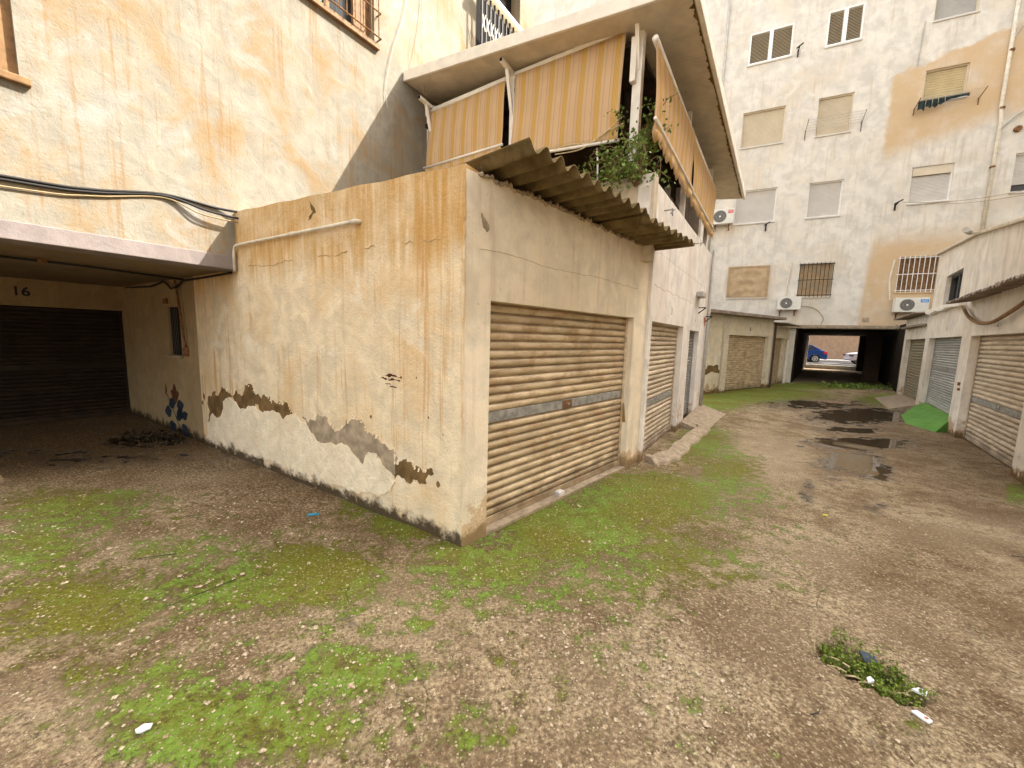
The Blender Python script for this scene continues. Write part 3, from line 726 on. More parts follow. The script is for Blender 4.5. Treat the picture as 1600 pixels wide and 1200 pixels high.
# stencilled flower
def leaf_poly(x, z, L, w, t):
    c, s = math.cos(t), math.sin(t)
    p = [(0,0),(.25,.5),(.55,.55),(.85,.25),(1,0),(.85,-.2),(.55,-.5),(.25,-.45)]
    return [(x+(a*L)*c-(b*w)*s, z+(a*L)*s+(b*w)*c) for a, b in p]
for (x, z, L, w, t) in [(x_, z_, L_*1.55, w_*1.7, t_) for (x_, z_, L_, w_, t_) in [(-6.3,.42,.22,.1,.3),(-6.2,.34,.2,.11,3.3),(-5.95,.44,.2,.1,.2),(-5.95,.36,.18,.1,-.2),(-6.0,.22,.22,.1,.6),(-6.05,.1,.2,.09,3.5),(-5.8,.16,.24,.1,-.5),(-6.35,.1,.2,.06,.1),(-5.75,.28,.16,.08,.4)]]:
    on_L(MB().prism(rough_poly(leaf_poly(x,z,L,w,t), .08, 1, 2), -.0022, .003).build('painted_leaf', M['ink_blue'], cg))
fl = [(-6.0+.19*math.cos(t)*(.85+.15*math.sin(5*t)), .64+.15*math.sin(t)*(.8+.3*math.cos(4*t))) for t in [i*2*math.pi/22 for i in range(22)]]
on_L(MB().prism(rough_poly(fl, .15, 2, 8), -.0022, .003).build('painted_flower', M['ink_brown'], cg))
on_L(MB().prism(rough_poly([(-6.42,.62),(-6.36,.58),(-6.34,.68),(-6.4,.78)], .15, 2, 8), -.0022, .003).build('painted_bud', M['ink_brown'], cg))
on_L(MB().prism([(-6.36,.6),(-6.34,.6),(-6.1,.36),(-5.8,.02),(-5.82,.02),(-6.12,.35)], -.0021, .003).build('painted_stem', M['ink_blue'], cg))

# corrugated canopy over the door
def corrugated(x0, x1, y0, y1, z0, z1, pitch=.095, amp=.022, thick=.007, edge_jit=.01, seed=1):
    r = random.Random(seed); mb = MB(); n = int((x1-x0)/pitch*10); rows = 6
    for side in (0, 1):
        for j in range(rows+1):
            t = j/rows
            for i in range(n+1):
                x = x0+(x1-x0)*i/n
                jit = (math.sin(x*31+seed)*.5+math.sin(x*13.7)*.5)*edge_jit if j in (0, rows) else 0
                z = z0+(z1-z0)*t + amp*math.cos(2*math.pi*(x-x0)/pitch) - side*thick
                mb.v.append((x, y0+(y1-y0)*t+jit, z))
    m = n+1; off = m*(rows+1)
    for j in range(rows):
        for i in range(n):
            a = j*m+i
            mb.f.append((a, a+1, a+m+1, a+m))
            mb.f.append((off+a+m, off+a+m+1, off+a+1, off+a))
    for i in range(n):
        mb.f.append((off+i, off+i+1, i+1, i)); a = rows*m+i; mb.f.append((a, a+1, off+a+1, off+a))
    for j in range(rows):
        a = j*m; mb.f.append((a, a+m, off+a+m, off+a)); a = j*m+n; mb.f.append((a+m, a, off+a, off+a+m))
    return mb
corrugated(.12, 1.98, -.50, .35, 2.965, 2.985, pitch=.176, amp=.034, seed=2).build('corrugated_sheet', M['fibro'], cg, smooth=True)
corrugated(1.92, 3.3, -.52, .35, 2.915, 2.93, pitch=.176, amp=.034, seed=5).build('corrugated_sheet', M['fibro'], cg, smooth=True)
mb = MB()
for i in range(60):
    x = .12+i*.052; mb.tube([(x, -.004, 2.895), (x+.03, -.010-random.random()*.008, 2.90+random.uniform(-.02,.02)), (x+.06, -.004, 2.895)], [.008, random.uniform(.012,.024), .008], 6)
mb.build('mortar_bedding', M['bare_grey'], cg)

# ================================================================== LEFT APARTMENT BUILDING
ab = thing('left_apartment_building', 'tall cream apartment wall with orange water stains above the dark garage', 'building', FW)
holes = [(.72, 2.04, 6.14, 7.5), (-2.9, -1.56, 3.8, 5.2), (4.45, 6.0, 7.35, 9.6)]
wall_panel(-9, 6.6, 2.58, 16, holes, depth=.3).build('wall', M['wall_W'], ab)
MB().box(6.3, 6.6, .3, 10, 0, 16).build('end_wall', M['wall_W'], ab)
MB().box(.02, 6.3, .0, .25, 0, 2.575).build('lower_wall', M['recess_shade'], ab)
MB().box(-9, 6.3, .3, 10, 15.7, 16).build('roof_slab', M['concrete'], ab)
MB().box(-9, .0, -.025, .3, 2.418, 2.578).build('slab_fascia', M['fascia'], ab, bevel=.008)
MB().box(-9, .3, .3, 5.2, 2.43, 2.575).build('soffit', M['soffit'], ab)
MG = FW.m.inverted() @ FG.m
def on_G(o): o.matrix_basis = MG; return o
on_G(wall_panel(-9, .2, -.05, 2.44, [(-2.7, .0, -.05, 1.99), (-6.2, -3.3, -.05, 1.99)], depth=.25).build('garage_wall', M['recess_shade'], ab))
g16 = roller_door(ab, -2.7, .0, .01, 1.99, M['sh_brown_shade'], y=.16, pitch=.07, band=.95, band_mat=M['sh_brown_shade'])
g16.matrix_basis = MG @ Matrix.Translation((-2.7, .16, .01))
g17 = roller_door(ab, -6.2, -3.3, .01, 1.99, M['sh_brown_shade'], y=.16, pitch=.07, joined=True)
g17.matrix_basis = MG @ Matrix.Translation((-6.2, .16, .01))
on_G(text_mb('16', .2, -1.19, 2.155, -.003).build('number', M['black'], ab))
# conduit under the soffit
MB().tube([(-9,1.0,2.40),(-3,1.2,2.40),(-1,1.35,2.40),(.0,1.7,2.40),(.12,2.3,2.38)], .014, 7).build('conduit', M['cable'], ab)
MB().box(-1.45,-1.38,1.28,1.36,2.38,2.43).build('conduit_clip', M['rust'], ab)
# barred window with teal curtain
w = bpy.data.objects.new('window', None); C.objects.link(w); w.parent = ab
MB().box(.66, 2.10, -.06, .1, 6.06, 6.135).build('sill', M['brown_wood'], w, bevel=.01)
MB().box(.72, 2.04, .2, .24, 6.14, 7.5).build('pane', M['glass'], w)
for xa, xb in ((.72,.78),(1.30,1.38),(1.98,2.04)): MB().box(xa, xb, .12, .2, 6.14, 7.5).build('frame', M['brown_wood'], w)
MB().box(1.06, 1.28, .14, .19, 6.14, 7.4).build('curtain', M['teal'], w)
MB().box(1.75, 1.97, .1, .16, 6.14, 7.5).build('shutter_leaf', M['brown_wood'], w)
mb = MB()
for k in range(11): mb.tube([(.70+k*.135, -.1, 6.17), (.70+k*.135, -.1, 7.5)], .008, 6)
for z in (6.2, 6.55): mb.tube([(.66,-.1,z),(2.09,-.1,z)], .011, 6)
for z in (6.2, 6.55): mb.tube([(2.09,-.1,z),(2.09,.05,z)], .011, 6)
mb.build('window_grille', M['rust'], w)
w = bpy.data.objects.new('window', None); C.objects.link(w); w.parent = ab
MB().box(-3.0, -1.5, -.05, .1, 3.73, 3.795).build('sill', M['brown_wood'], w, bevel=.01)
MB().box(-2.9, -1.56, .2, .24, 3.8, 5.2).build('pane', M['glass'], w)
MB().box(-1.66, -1.561, .06, .2, 3.8, 5.2).build('frame', M['brown_wood'], w)
MB().box(-2.9, -1.67, .12, .19, 3.8, 5.2).build('shutter_leaf', M['brown_wood'], w)
# balcony railing high up
w = bpy.data.objects.new('balcony', None); C.objects.link(w); w.parent = ab
MB().box(4.3, 6.15, -.25, .1, 7.2, 7.34).build('balcony_slab', M['wall_W'], w)
MB().box(4.3, 6.15, -.30, -.12, 8.36, 8.44).build('handrail', M['white_paint'], w)
MB().box(4.45, 6.0, .25, .28, 7.35, 9.6).build('opening', M['dark'], w)
for k in range(14):
    x = 4.36+k*.135
    MB().box(x, x+.03, -.225, -.195, 7.34, 8.36).build('baluster', M['black'], w)
mb = MB()
for k in range(13):
    x = 4.39+k*.135
    mb.bar((x,-.21,7.7),(x+.1,-.21,8.0),.012); mb.bar((x+.1,-.21,7.7),(x,-.21,8.0),.012)
mb.build('lattice', M['white_paint'], w)

# cables clipped along the tall wall
def cable(name, label, frame, pts, r, mat, grp=None):
    o = thing(name, label, 'cable', frame, group=grp)
    MB().tube(pts, r, 7).build('sheath', mat, o, smooth=True); return o
def sag(pts, n=6):
    out = []
    P = [Vector(p) for p in pts]
    for i in range(len(P)-1):
        p0, p1, p2, p3 = P[max(i-1,0)], P[i], P[i+1], P[min(i+2, len(P)-1)]
        for k in range(n):
            t = k/n
            out.append(.5*((2*p1)+(-p0+p2)*t+(2*p0-5*p1+4*p2-p3)*t*t+(-p0+3*p1-3*p2+p3)*t**3))
    out.append(P[-1]); return out
cable('wall_cable', 'thick black cable sagging along the cream wall, uppermost of the bundle', FW, sag([(-4,-.016,2.80),(-1.75,-.016,2.935),(-1.2,-.016,2.99),(-.66,-.016,3.11),(-.2,-.018,3.1),(.05,-.08,3.1)]), .014, M['cable'])
cable('wall_cable', 'thick black cable of the bundle just below the uppermost one', FW, sag([(-4,-.018,2.77),(-1.75,-.018,2.905),(-1.2,-.018,2.965),(-.66,-.018,3.095),(-.3,-.08,3.03),(.03,-.1,3.02)]), .013, M['cable'])
cable('wall_cable', 'thin brown cable hanging lowest under the black cable bundle', FW, sag([(-4,-.016,2.7),(-1.75,-.016,2.85),(-1.2,-.016,2.93),(-.66,-.016,3.075),(-.35,-.07,2.98),(.02,-.09,2.975)]), .008, M['cable_beige'])
cable('wall_cable', 'thin grey wire looping down the cream wall beside the terrace roof', FW, sag([(2.72,-.03,9.5),(2.75,-.03,7.9),(2.62,-.04,7.0),(2.35,-.04,6.2),(2.22,-.03,5.6),(2.25,-.03,5.3)]), .005, M['grey_pvc'])
cable('wall_cable', 'very thin beige wire hanging down to the roof edge', FW, sag([(2.95,-.03,9.5),(3.0,-.03,7.9),(2.95,-.05,7.0),(2.85,-.2,6.2),(2.9,-.25,5.6),(3.3,-.2,5.45)]), .005, M['cable_beige'])

# ================================================================== TERRACE HOUSE
th = thing('terrace_house', 'pinkish two storey house with shuttered garages and wide terrace roof', 'building', FA2)
wall_panel(-.02, 5.0, -.05, 2.9, [(.12, 2.28, -.05, 1.97), (2.93, 3.99, -.05, 1.93)], depth=.3).build('alley_wall', M['wall_A2'], th)
MB().box(-.36, 5.0, -.0, .16, 2.9, 3.72).build('terrace_parapet', M['wall_A2'], th, bevel=.01)
MB().box(4.7, 5.0, .3, 4.3, 0, 5.55).build('end_wall', M['wall_A2'], th)
MB().box(-.3, 4.7, .17, 4.05, 2.72, 2.9).build('terrace_floor', M['concrete'], th)
MS = FA2.m.inverted() @ FS.m
def on_S(o): o.matrix_basis = MS @ o.matrix_basis; return o
on_S(MB().box(-4.1, .04, .0, .16, 2.7, 3.75).build('terrace_parapet', M['pillar'], th, bevel=.012))
on_S(MB().box(-4.1, -3.9, .16, .3, 3.0, 5.7).build('terrace_pier', M['wall_A2'], th))
roller_door(th, .12, 2.28, .02, 1.97, M['sh_tan2'], y=.12, pitch=.076, band=.72)
roller_door(th, 2.93, 3.99, .1, 1.93, M['sh_dark'], y=.12, pitch=.064)
MB().prism(rough_poly([(4.45,2.28),(4.7,2.3),(4.72,2.1),(4.62,2.05)], .15, 3, 43), -.003, .003).build('brick_patch', M['terracotta'], th)
text_mb('3', .15, 1.25, 2.13, -.003).build('number', M['cable_beige'], th)
text_mb('4', .13, 3.45, 2.1, -.003).build('number', M['cable_beige'], th)
MB().box(3.3, 3.75, -.12, 0, 2.62, 2.72).build('meter_box', M['grey_pvc'], th, bevel=.01)
mb = MB().bar((3.7,0,2.42),(3.7,-.14,2.42),.02); mb.bar((3.7,-.14,2.42),(3.7,0,2.3),.02); mb.build('wall_bracket', M['black'], th)
mb = MB().bar((4.75,0,2.3),(4.75,-.14,2.3),.02); mb.bar((4.75,-.14,2.3),(4.75,0,2.18),.02); mb.build('wall_bracket', M['black'], th)
MB().tube([(4.8,-.05,.1),(4.8,-.05,3.8)], .035, 8).build('drain_pipe', M['grey_pvc'], th, smooth=True)
mb = MB(); mb.bar((.35,-.0,3.48),(.35,-.12,3.48),.014); mb.bar((.30,-.1,3.42),(.42,-.12,3.5),.014); mb.bar((.36,-.11,3.40),(.36,-.1,3.5),.014); mb.build('clothesline_hook', M['zinc'], th)
mb = MB(); mb.bar((2.6,-.0,3.5),(2.6,-.14,3.5),.014); mb.bar((2.56,-.12,3.45),(2.66,-.14,3.52),.014); mb.build('clothesline_hook', M['zinc'], th)
# crack line across the wall
up = []; lo = []
for i in range(30):
    x = .1+i*.1; zc = 2.45 - .0*x + random.uniform(-.02, .02); up.append((x, zc+.002)); lo.append((x, zc-.002))
MB().prism(up+lo[::-1], -.002, .003).build('crack', M['hairline'], th)
# inner walls behind the awnings, coloured near-black to stand for shade
on_S(MB().box(-3.88, -.75, .75, .8, 2.95, 5.6).build('inner_wall', M['inner'], th))
MB().box(.55, 4.68, .85, .9, 2.95, 5.45).build('inner_wall', M['inner'], th)
on_S(MB().box(-.76, -.70, .80, 1.7, 2.95, 5.5).build('inner_wall', M['inner'], th))
MB().box(-.3, 4.7, .3, 4.0, 5.30, 5.36).build('inner_ceiling', M['inner'], th)
# terrace posts and rails
on_S(MB().box(-.33, -.22, .02, .12, 3.75, 5.5).build('terrace_post', M['white_paint'], th, bevel=.005))
on_S(MB().box(-.345, -.275, -.05, .02, 4.85, 5.35).build('post_plate', M['white_paint'], th, bevel=.004))
on_S(MB().box(-2.19, -2.11, .02, .10, 3.75, 5.5).build('terrace_post', M['white_paint'], th, bevel=.005))
on_S(MB().box(-4.0, .1, .03, .11, 5.5, 5.58).build('top_rail', M['white_paint'], th))
MB().box(1.72, 1.80, .03, .11, 3.72, 5.4).build('terrace_post', M['white_paint'], th)
MB().box(4.2, 4.3, .03, .11, 3.72, 5.4).build('terrace_post', M['white_paint'], th)
for xs_ in (-3.82, -2.15, -.27):
    mb = MB(); mb.bar((xs_, .1, 5.56), (xs_, -.27, 5.60), .06, .05); mb.bar((xs_, -.12, 5.56), (xs_, .03, 5.0), .05, .035)
    on_S(mb.build('roof_bracket', M['white_paint'], th, bevel=.004))
    on_S(MB().box(xs_-.022, xs_+.022, -.276, -.2715, 5.58, 5.62).build('bracket_end', M['dark'], th))
# sliding window glimpsed below the awnings
MB().box(2.9, 4.1, .6, .64, 3.0, 4.6).build('window_pane', M['glass'], th)
MB().box(2.84, 2.9, .55, .65, 2.95, 4.7).build('window_frame', M['white'], th)
# roof: sloping panels with a drip edge
rf = bpy.data.objects.new('roof', None); C.objects.link(rf); rf.parent = th
MW = FA2.m.inverted() @ FW.m
rf.matrix_basis = MW
def roof_z(y): return 6.03 + y*.120
edges = [2.626, 3.75, 5.1, 6.5, 7.9, 9.7]
for i in range(5):
    a, b = edges[i], edges[i+1]-.006
    mb = MB()
    y0, y1 = -4.50, -.01
    t = .13
    vs2 = [(a,y0,roof_z(y0)-t),(b,y0,roof_z(y0)-t),(b,y1,roof_z(y1)-t),(a,y1,roof_z(y1)-t)]
    mb.v = vs2 + [(p[0],p[1],p[2]+t) for p in vs2]
    for q in ((3,2,1,0),(4,5,6,7),(0,1,5,4),(1,2,6,5),(2,3,7,6),(3,0,4,7)): mb.f.append(q)
    mb.build('roof_panel', M['roof'], rf)
mb = MB(); mb.bar((2.6,-4.53,roof_z(-4.53)-.07),(9.72,-4.53,roof_z(-4.53)-.07),.05,.17); mb.build('eave_gutter', M['white_paint'], rf, bevel=.008)
mb = MB(); mb.bar((2.61,-4.5,roof_z(-4.5)-.055),(2.61,-.01,roof_z(-.01)-.055),.035,.16); mb.build('verge_trim', M['white_paint'], rf, bevel=.006)
# grime along the gutter joint
pl = [(2.7,-4.49)]
xx = 2.7
while xx < 9.6: xx += random.uniform(.02,.05); pl.append((xx, -4.49+.012+.03*random.random()**3+.02*(1+math.sin(xx*5))*random.random()**2))
pl.append((9.65,-4.49))
mb = MB(); b0 = 0
mb.v = [(p[0], p[1], roof_z(p[1])-.1325) for p in pl]; mb.f = [tuple(range(len(pl)))[::-1]]
mb.build('grime', M['bare_brown'], rf)

# awnings
def awning(label, frame, x0, x1, ztopL, ztopR, zbotL, zbotR, y=-.02, out=.1, bar=True, scallop=False, val=0, grp='striped terrace awnings', seed=0):
    o = thing('terrace_awning', label, 'awning', frame, (x0, y, 0), group=grp)
    w = x1-x0; n = 28; m = 14; mb = MB(); r = random.Random(seed)
    ph = r.uniform(0, 6)
    for j in range(m+1):
        t = j/m
        for i in range(n+1):
            s = i/n
            zt = ztopL+(ztopR-ztopL)*s; zb = zbotL+(zbotR-zbotL)*s
            wave = .012*math.sin(s*17+ph+t*2)*t + .008*math.sin(s*41+ph)*t + .012*math.sin(t*5+s*3+ph)
            mb.v.append((s*w, -out*t + wave, zt+(zb-zt)*t))
    for j in range(m):
        for i in range(n):
            a = j*(n+1)+i; mb.f.append((a+n+1, a+n+2, a+1, a))
    mb.build('fabric', M['awning'], o, smooth=True, solid=.003)
    if bar:
        MB().tube([(-.03,-out-.01,zbotL),(w+.03,-out-.01,zbotR)], .02, 8).build('front_bar', M['white_paint'], o, smooth=True)
    MB().tube([(-.02,.03,ztopL+.03),(w+.02,.03,ztopR+.03)], .035, 10).build('roller_tube', M['white_paint'], o, smooth=True)
    if val:
        mb = MB(); n2 = 80
        for i in range(n2+1):
            s = i/n2; zb = zbotL+(zbotR-zbotL)*s
            d = val*(.62+.38*abs(math.sin(math.pi*s*w/.2))) if scallop else val*(1+.08*math.sin(s*12))
            wv = .014*math.sin(s*23+ph)
            mb.v += [(s*w, -out-.012+wv*.2, zb), (s*w, -out+.01+wv, zb-d)]
        for i in range(n2): mb.f.append((2*i+1, 2*i+3, 2*i+2, 2*i))
        mb.build('valance', M['awning'], o, smooth=True, solid=.003)
    return o
awning('ochre striped awning nearest the tall cream wall, with a straight lower bar', FS, -3.86, -2.24, 5.48, 5.48, 4.56, 4.55, out=.08, val=.2, seed=1)
awning('wide ochre striped awning in the middle, above the corrugated canopy', FS, -2.06, -.43, 5.50, 5.47, 4.32, 4.16, out=.10, bar=True, val=0, seed=2)
awning('striped awning with scalloped edge facing the alley, nearer the shrub', FA2, -.62, 1.70, 5.02, 4.98, 4.20, 4.16, y=-.05, out=.02, scallop=True, val=.2, seed=3)
awning('striped awning with scalloped edge facing the alley, farther from the shrub', FA2, 1.78, 4.3, 4.98, 4.95, 4.14, 4.12, y=-.05, out=.02, scallop=True, val=.2, seed=4)
# loose rolled cloth under the middle awning
o = thing('awning_cord', 'loose cords and rolled hem hanging under the middle striped awning', 'cord', FS)
MB().tube(sag([(-1.5,-.13,4.24),(-1.1,-.15,4.26),(-.8,-.14,4.22),(-.55,-.15,4.30),(-.38,-.13,4.42)]), .008, 6).build('cord', M['straw'], o)
MB().tube(sag([(-1.3,-.12,4.20),(-.9,-.14,4.17),(-.6,-.14,4.28),(-.36,-.12,4.35)]), .007, 6).build('cord', M['straw'], o)
o = thing('drain_spout', 'thin white curved pipe standing below the middle awning', 'pipe', FS)
MB().tube(sag([(-.72,-.06,4.17),(-.70,-.06,4.0),(-.68,-.06,3.6),(-.66,-.06,3.1)]), .012, 8).build('pipe', M['white'], o, smooth=True)

# shrub in the terrace planter
def leaves(mb, pts, n, spread, size, r, droop=0):
    for _ in range(n):
        p = Vector(r.choice(pts)) + Vector((r.gauss(0,1), r.gauss(0,1), r.gauss(0,1)-droop))*spread
        d = Vector((r.gauss(0,1), r.gauss(0,1), r.gauss(0,.7))).normalized(); u = d.cross(Vector((r.gauss(0,1), r.gauss(0,1), r.gauss(0,1)))).normalized()
        L = size*r.uniform(.6,1.5); w = L*.4
        mb.quad(p, p+d*L*.5+u*w, p+d*L, p+d*L*.5-u*w)
def bush(name, label, frame, loc, stems, leafn, spread, size, mat, seed, cat='plant'):
    r = random.Random(seed); o = thing(name, label, cat, frame, loc)
    sm = MB(); pts = []
    for (a, L, lean, sagz) in stems:
        p = Vector((r.uniform(-.06,.06), r.uniform(-.04,.04), 0)); path = [p.copy()]
        d = Vector((math.cos(a)*lean, math.sin(a)*lean, 1)).normalized()
        k = 9
        for i in range(k):
            p = p + d*L/k; d = (d + Vector((r.gauss(0,.16), r.gauss(0,.16), -sagz*(i/k)*.6))).normalized()
            path.append(p.copy())
            if i > 1: pts.append(p.copy())
            if i > 2 and r.random() < .8:
                e = (d + Vector((r.gauss(0,.8), r.gauss(0,.8), r.gauss(0,.5)))).normalized(); q = p + e*L*.2
                sm.tube([p, p+e*L*.1, q], [.004,.003,.002], 4); pts += [q, p+e*L*.1]
        sm.tube(path, [.009-.0007*i for i in range(k+1)], 5)
    sm.build('stem', M['stem'], o)
    lm = MB(); leaves(lm, pts, leafn, spread, size, r); lm.build('foliage', mat, o)
    return o
st = [(random.uniform(2.8,5.4), random.uniform(.45,1.3), random.uniform(.1,.9), random.uniform(.6,2.6)) for _ in range(15)] + [(random.uniform(0,6.28), random.uniform(.7,1.1), random.uniform(.05,.25), random.uniform(0,.3)) for _ in range(9)]
bush('terrace_shrub', 'leafy green shrub spilling over the terrace planter below the striped awnings', FS, (-.16, -.02, 3.62), st, 1500, .035, .04, M['leaf'], 3)
st = [(random.uniform(3.2,6.2), random.uniform(.35,.7), random.uniform(.3,1.0), random.uniform(.6,1.6)) for _ in range(10)]
bush('terrace_shrub', 'smaller trailing green shrub at the left end of the terrace planter', FS, (-.50, .06, 3.66), st, 500, .035, .036, M['leaf'], 9)
pot = thing('flower_pot', 'red flower pot standing under the middle striped awning', 'pot', FS, (-1.15, .06, 3.75))
mb = MB(); mb.tube([(0,0,0),(0,0,.13)], [.06,.085], 14); mb.build('pot_body', M['terracotta'], pot, smooth=False)
MB().tube([(0,0,.13),(0,0,.155)], [.095,.095], 14).build('pot_rim', M['terracotta'], pot)

# ================================================================== BACK APARTMENT BLOCK
bb = thing('back_apartment_block', 'tall pale apartment block with shuttered windows and an orange patch around the passage', 'building', FB)
cols = {1: (-4.79, -3.2), 2: (-2.06, -.9), 3: (1.19, 2.38), 4: (3.95, 5.2), 0: (-8.4, -6.9)}
rows = {1: (3.81, 5.21), 2: (7.13, 8.56), 3: (10.42, 11.9), 4: (13.84, 15.1), 5: (17.1, 18.4)}
BH = 20.5
holes = [(-1.95, 1.66, -.05, 2.42)]
wins = []
for c_, (xa, xb) in cols.items():
    for r_, (za, zb) in rows.items():
        if c_ == 3 and r_ == 3: za, zb = 11.0, 12.15
        if c_ == 3 and r_ == 2: za, zb = 7.33, 8.68
        if c_ == 3 and r_ == 1: za, zb = 3.93, 5.29
        if c_ == 4 and r_ == 2: za, zb = 7.4, 8.73
        if c_ == 2 and r_ == 4: zb = 15.15
        wins.append((c_, r_, xa, xb, za, zb)); holes.append((xa, xb, za, zb))
# the openings do not share heights, so the wall is laid storey by storey
bands = [(-.05, 2.9), (2.9, 6.2), (6.2, 9.6), (9.6, 12.9), (12.9, 16.2), (16.2, BH)]
wall_all = MB()
for za, zb in bands:
    hs_ = [h for h in holes if h[2] >= za and h[3] <= zb]
    p = wall_panel(-16, 8.5, za, zb, hs_, depth=.3); b = len(wall_all.v)
    wall_all.v += p.v; wall_all.f += [tuple(b+i for i in f) for f in p.f]
wall_all.build('facade', M['wall_B'], bb)
MB().box(-16, 8.5, .31, 13, BH-.3, BH).build('roof_slab', M['concrete'], bb)
MB().box(-16, -15.7, .31, 13, 0, BH-.3).build('side_wall', M['wall_B'], bb)
MB().box(8.2, 8.5, .31, 13, 0, BH-.3).build('side_wall', M['wall_B'], bb)
MB().box(-15.6, 8.1, .6, .65, 2.7, BH-.4).build('inner_wall', M['dark'], bb)
MB().box(-2.6, 2.4, -.12, -.001, 2.43, 2.58).build('passage_lintel', M['concrete'], bb, bevel=.02)
def louvre(parent, xa, xb, za, zb, mat):
    mb = MB(); n = int((zb-za)/.055)
    for k in range(n):
        z = za+.01+k*.055
        mb.v += [(xa,.035,z),(xb,.035,z),(xb,.0,z+.0),(xa,.0,z+.0),(xa,.06,z+.045),(xb,.06,z+.045)]
        b = len(mb.v)-6
        mb.f += [(b+3,b+2,b+5,b+4),(b+0,b+1,b+2,b+3)]
    o = mb.build('louvres', mat, parent); o['kind'] = 'stuff'
    return o
def roller_blind(parent, xa, xb, za, zb, mat, pitch=.05):
    mb = MB(); n = max(1, int((zb-za)/pitch)); pitch = (zb-za)/n
    for k in range(n):
        z = za+k*pitch
        b = len(mb.v)
        mb.v += [(xa,.145,z),(xb,.145,z),(xb,.130,z+pitch*.3),(xa,.130,z+pitch*.3),(xb,.130,z+pitch*.75),(xa,.130,z+pitch*.75),(xb,.148,z+pitch),(xa,.148,z+pitch)]
        mb.f += [(b,b+1,b+2,b+3),(b+3,b+2,b+4,b+5),(b+5,b+4,b+6,b+7)]
    o = mb.build('roller_blind', mat, parent); o['kind'] = 'stuff'; return o
for (c_, r_, xa, xb, za, zb) in wins:
    w = bpy.data.objects.new('window', None); C.objects.link(w); w.parent = bb
    MB().box(xa-.03, xb+.03, -.05, .12, za-.06, za-.001).build('sill', M['blind_white'] if r_ != 1 else M['wall_B'], w, bevel=.006)
    def frame(mat, t=.05, y0=.07, y1=.16):
        for (a, b, c2, d) in ((xa,xa+t,za,zb),(xb-t,xb,za,zb),(xa+t,xb-t,zb-t,zb),(xa+t,xb-t,za,za+t)):
            MB().box(a, b, y0, y1, c2, d).build('frame', mat, w)
    MB().box(xa, xb, .2, .23, za, zb).build('pane', M['glass'], w)
    if r_ >= 4 and c_ in (0, 1, 2):
        frame(M['white'], .06, -.02, .1)
        xm = (xa+xb)/2
        MB().box(xm-.07, xm+.07, -.02, .09, za+.06, zb-.06).build('mullion', M['white'], w)
        louvre(w, xa+.06, xm-.07, za+.06, zb-.06, M['blind_beige'] if c_ != 0 else M['blind_white'])
        louvre(w, xm+.07, xb-.06, za+.06, zb-.06, M['blind_beige'])
    elif (c_, r_) == (1, 1):
        mb = MB(); n = 20
        for j in range(n+1):
            for i in range(n+1):
                s, t = i/n, j/n
                mb.v.append((xa-.02+(xb-xa+.04)*s, -.02+.02*math.sin(9*s+5*t)*math.sin(math.pi*s)-.015*math.sin(math.pi*s)*math.sin(7*math.hypot(s-.5, t-1.1)*3), zb-.0-(zb-za)*t - .03*(1-t)*math.sin(math.pi*s)))
        for j in range(n):
            for i in range(n):
                a = j*(n+1)+i; mb.f.append((a+n+1, a+n+2, a+1, a))
        mb.build('cloth_cover', M['cloth_tan'], w, smooth=True, solid=.004)
        for (a, b, c2, d) in ((xa-.03,xb+.03,zb-.04,zb+.01),(xa-.03,xb+.03,za-.0,za+.03),(xa-.03,xa+.03,za+.03,zb-.04),(xb-.03,xb+.03,za+.03,zb-.04)):
            MB().box(a, b, -.06, -.045, c2, d).build('batten', M['cloth_tan'], w)
    elif r_ == 1:
        roller_blind(w, xa, xb, za, zb, M['cloth_tan'] if c_ != 3 else M['brown_wood'])
        white = (c_ == 3)
        n = 9
        for k in range(n):
            x = xa+(xb-xa)*k/(n-1)
            MB().tube([(x,-.06,za-.03),(x,-.06,zb+.03)], .012, 5).build('window_bar', M['white'] if white else M['black'], w)
        for z in ((za+.05, (za+zb)/2, zb-.05)):
            MB().box(xa-.05, xb+.05, -.07, -.05, z-.012, z+.012).build('grille_rail', M['white'] if white else M['black'], w)
    else:
        mat = {(1,3): 'blind_beige', (2,3): 'blind_beige', (3,3): 'blind_tan', (1,2): 'blind_white', (3,4): 'blind_grey'}.get((c_, r_), 'blind_white')
        frame(M['white'] if r_ == 2 else M['blind_beige'], .04)
        zlo = za+.04
        if (c_, r_) == (4, 2): zlo = za+.28
        roller_blind(w, xa+.04, xb-.04, zlo, zb-.04 - (.28 if (c_, r_) == (3, 2) else 0), M[mat], .05 if (c_, r_) != (3, 3) else .085)
        if (c_, r_) == (3, 2): MB().box(xa+.04, xb-.04, .04, .09, zb-.32, zb-.04).build('blind_box', M['blind_beige'], w)
# downpipe
MB().tube([(3.33,-.08,19),(3.33,-.08,10.4),(3.38,-.09,9.9),(3.38,-.08,5.9)], .055, 10).build('downpipe', M['pvc'], bb, smooth=True)
for z in (12.2, 10.3, 8.3): MB().tube([(3.36,-.09,z),(3.36,-.09,z+.06)], .075, 10).build('pipe_collar', M['rust'], bb)
MB().tube(sag([(3.4,-.1,9.6),(3.7,-.16,9.95),(4.05,-.14,10.2)]), .03, 7).build('branch_pipe', M['grey_pvc'], bb, smooth=True)
MB().tube(sag([(3.35,-.1,12.6),(3.6,-.16,13.0),(4.1,-.14,13.2)]), .025, 7).build('branch_pipe', M['grey_pvc'], bb, smooth=True)
MB().tube([(3.86,-.0,9.55),(3.86,-.1,9.55)], .1, 12).build('vent', M['rust'], bb)
MB().tube([(-5.72,-.05,4),(-5.72,-.05,19)], .045, 8).build('drain_pipe', M['grey_pvc'], bb, smooth=True)
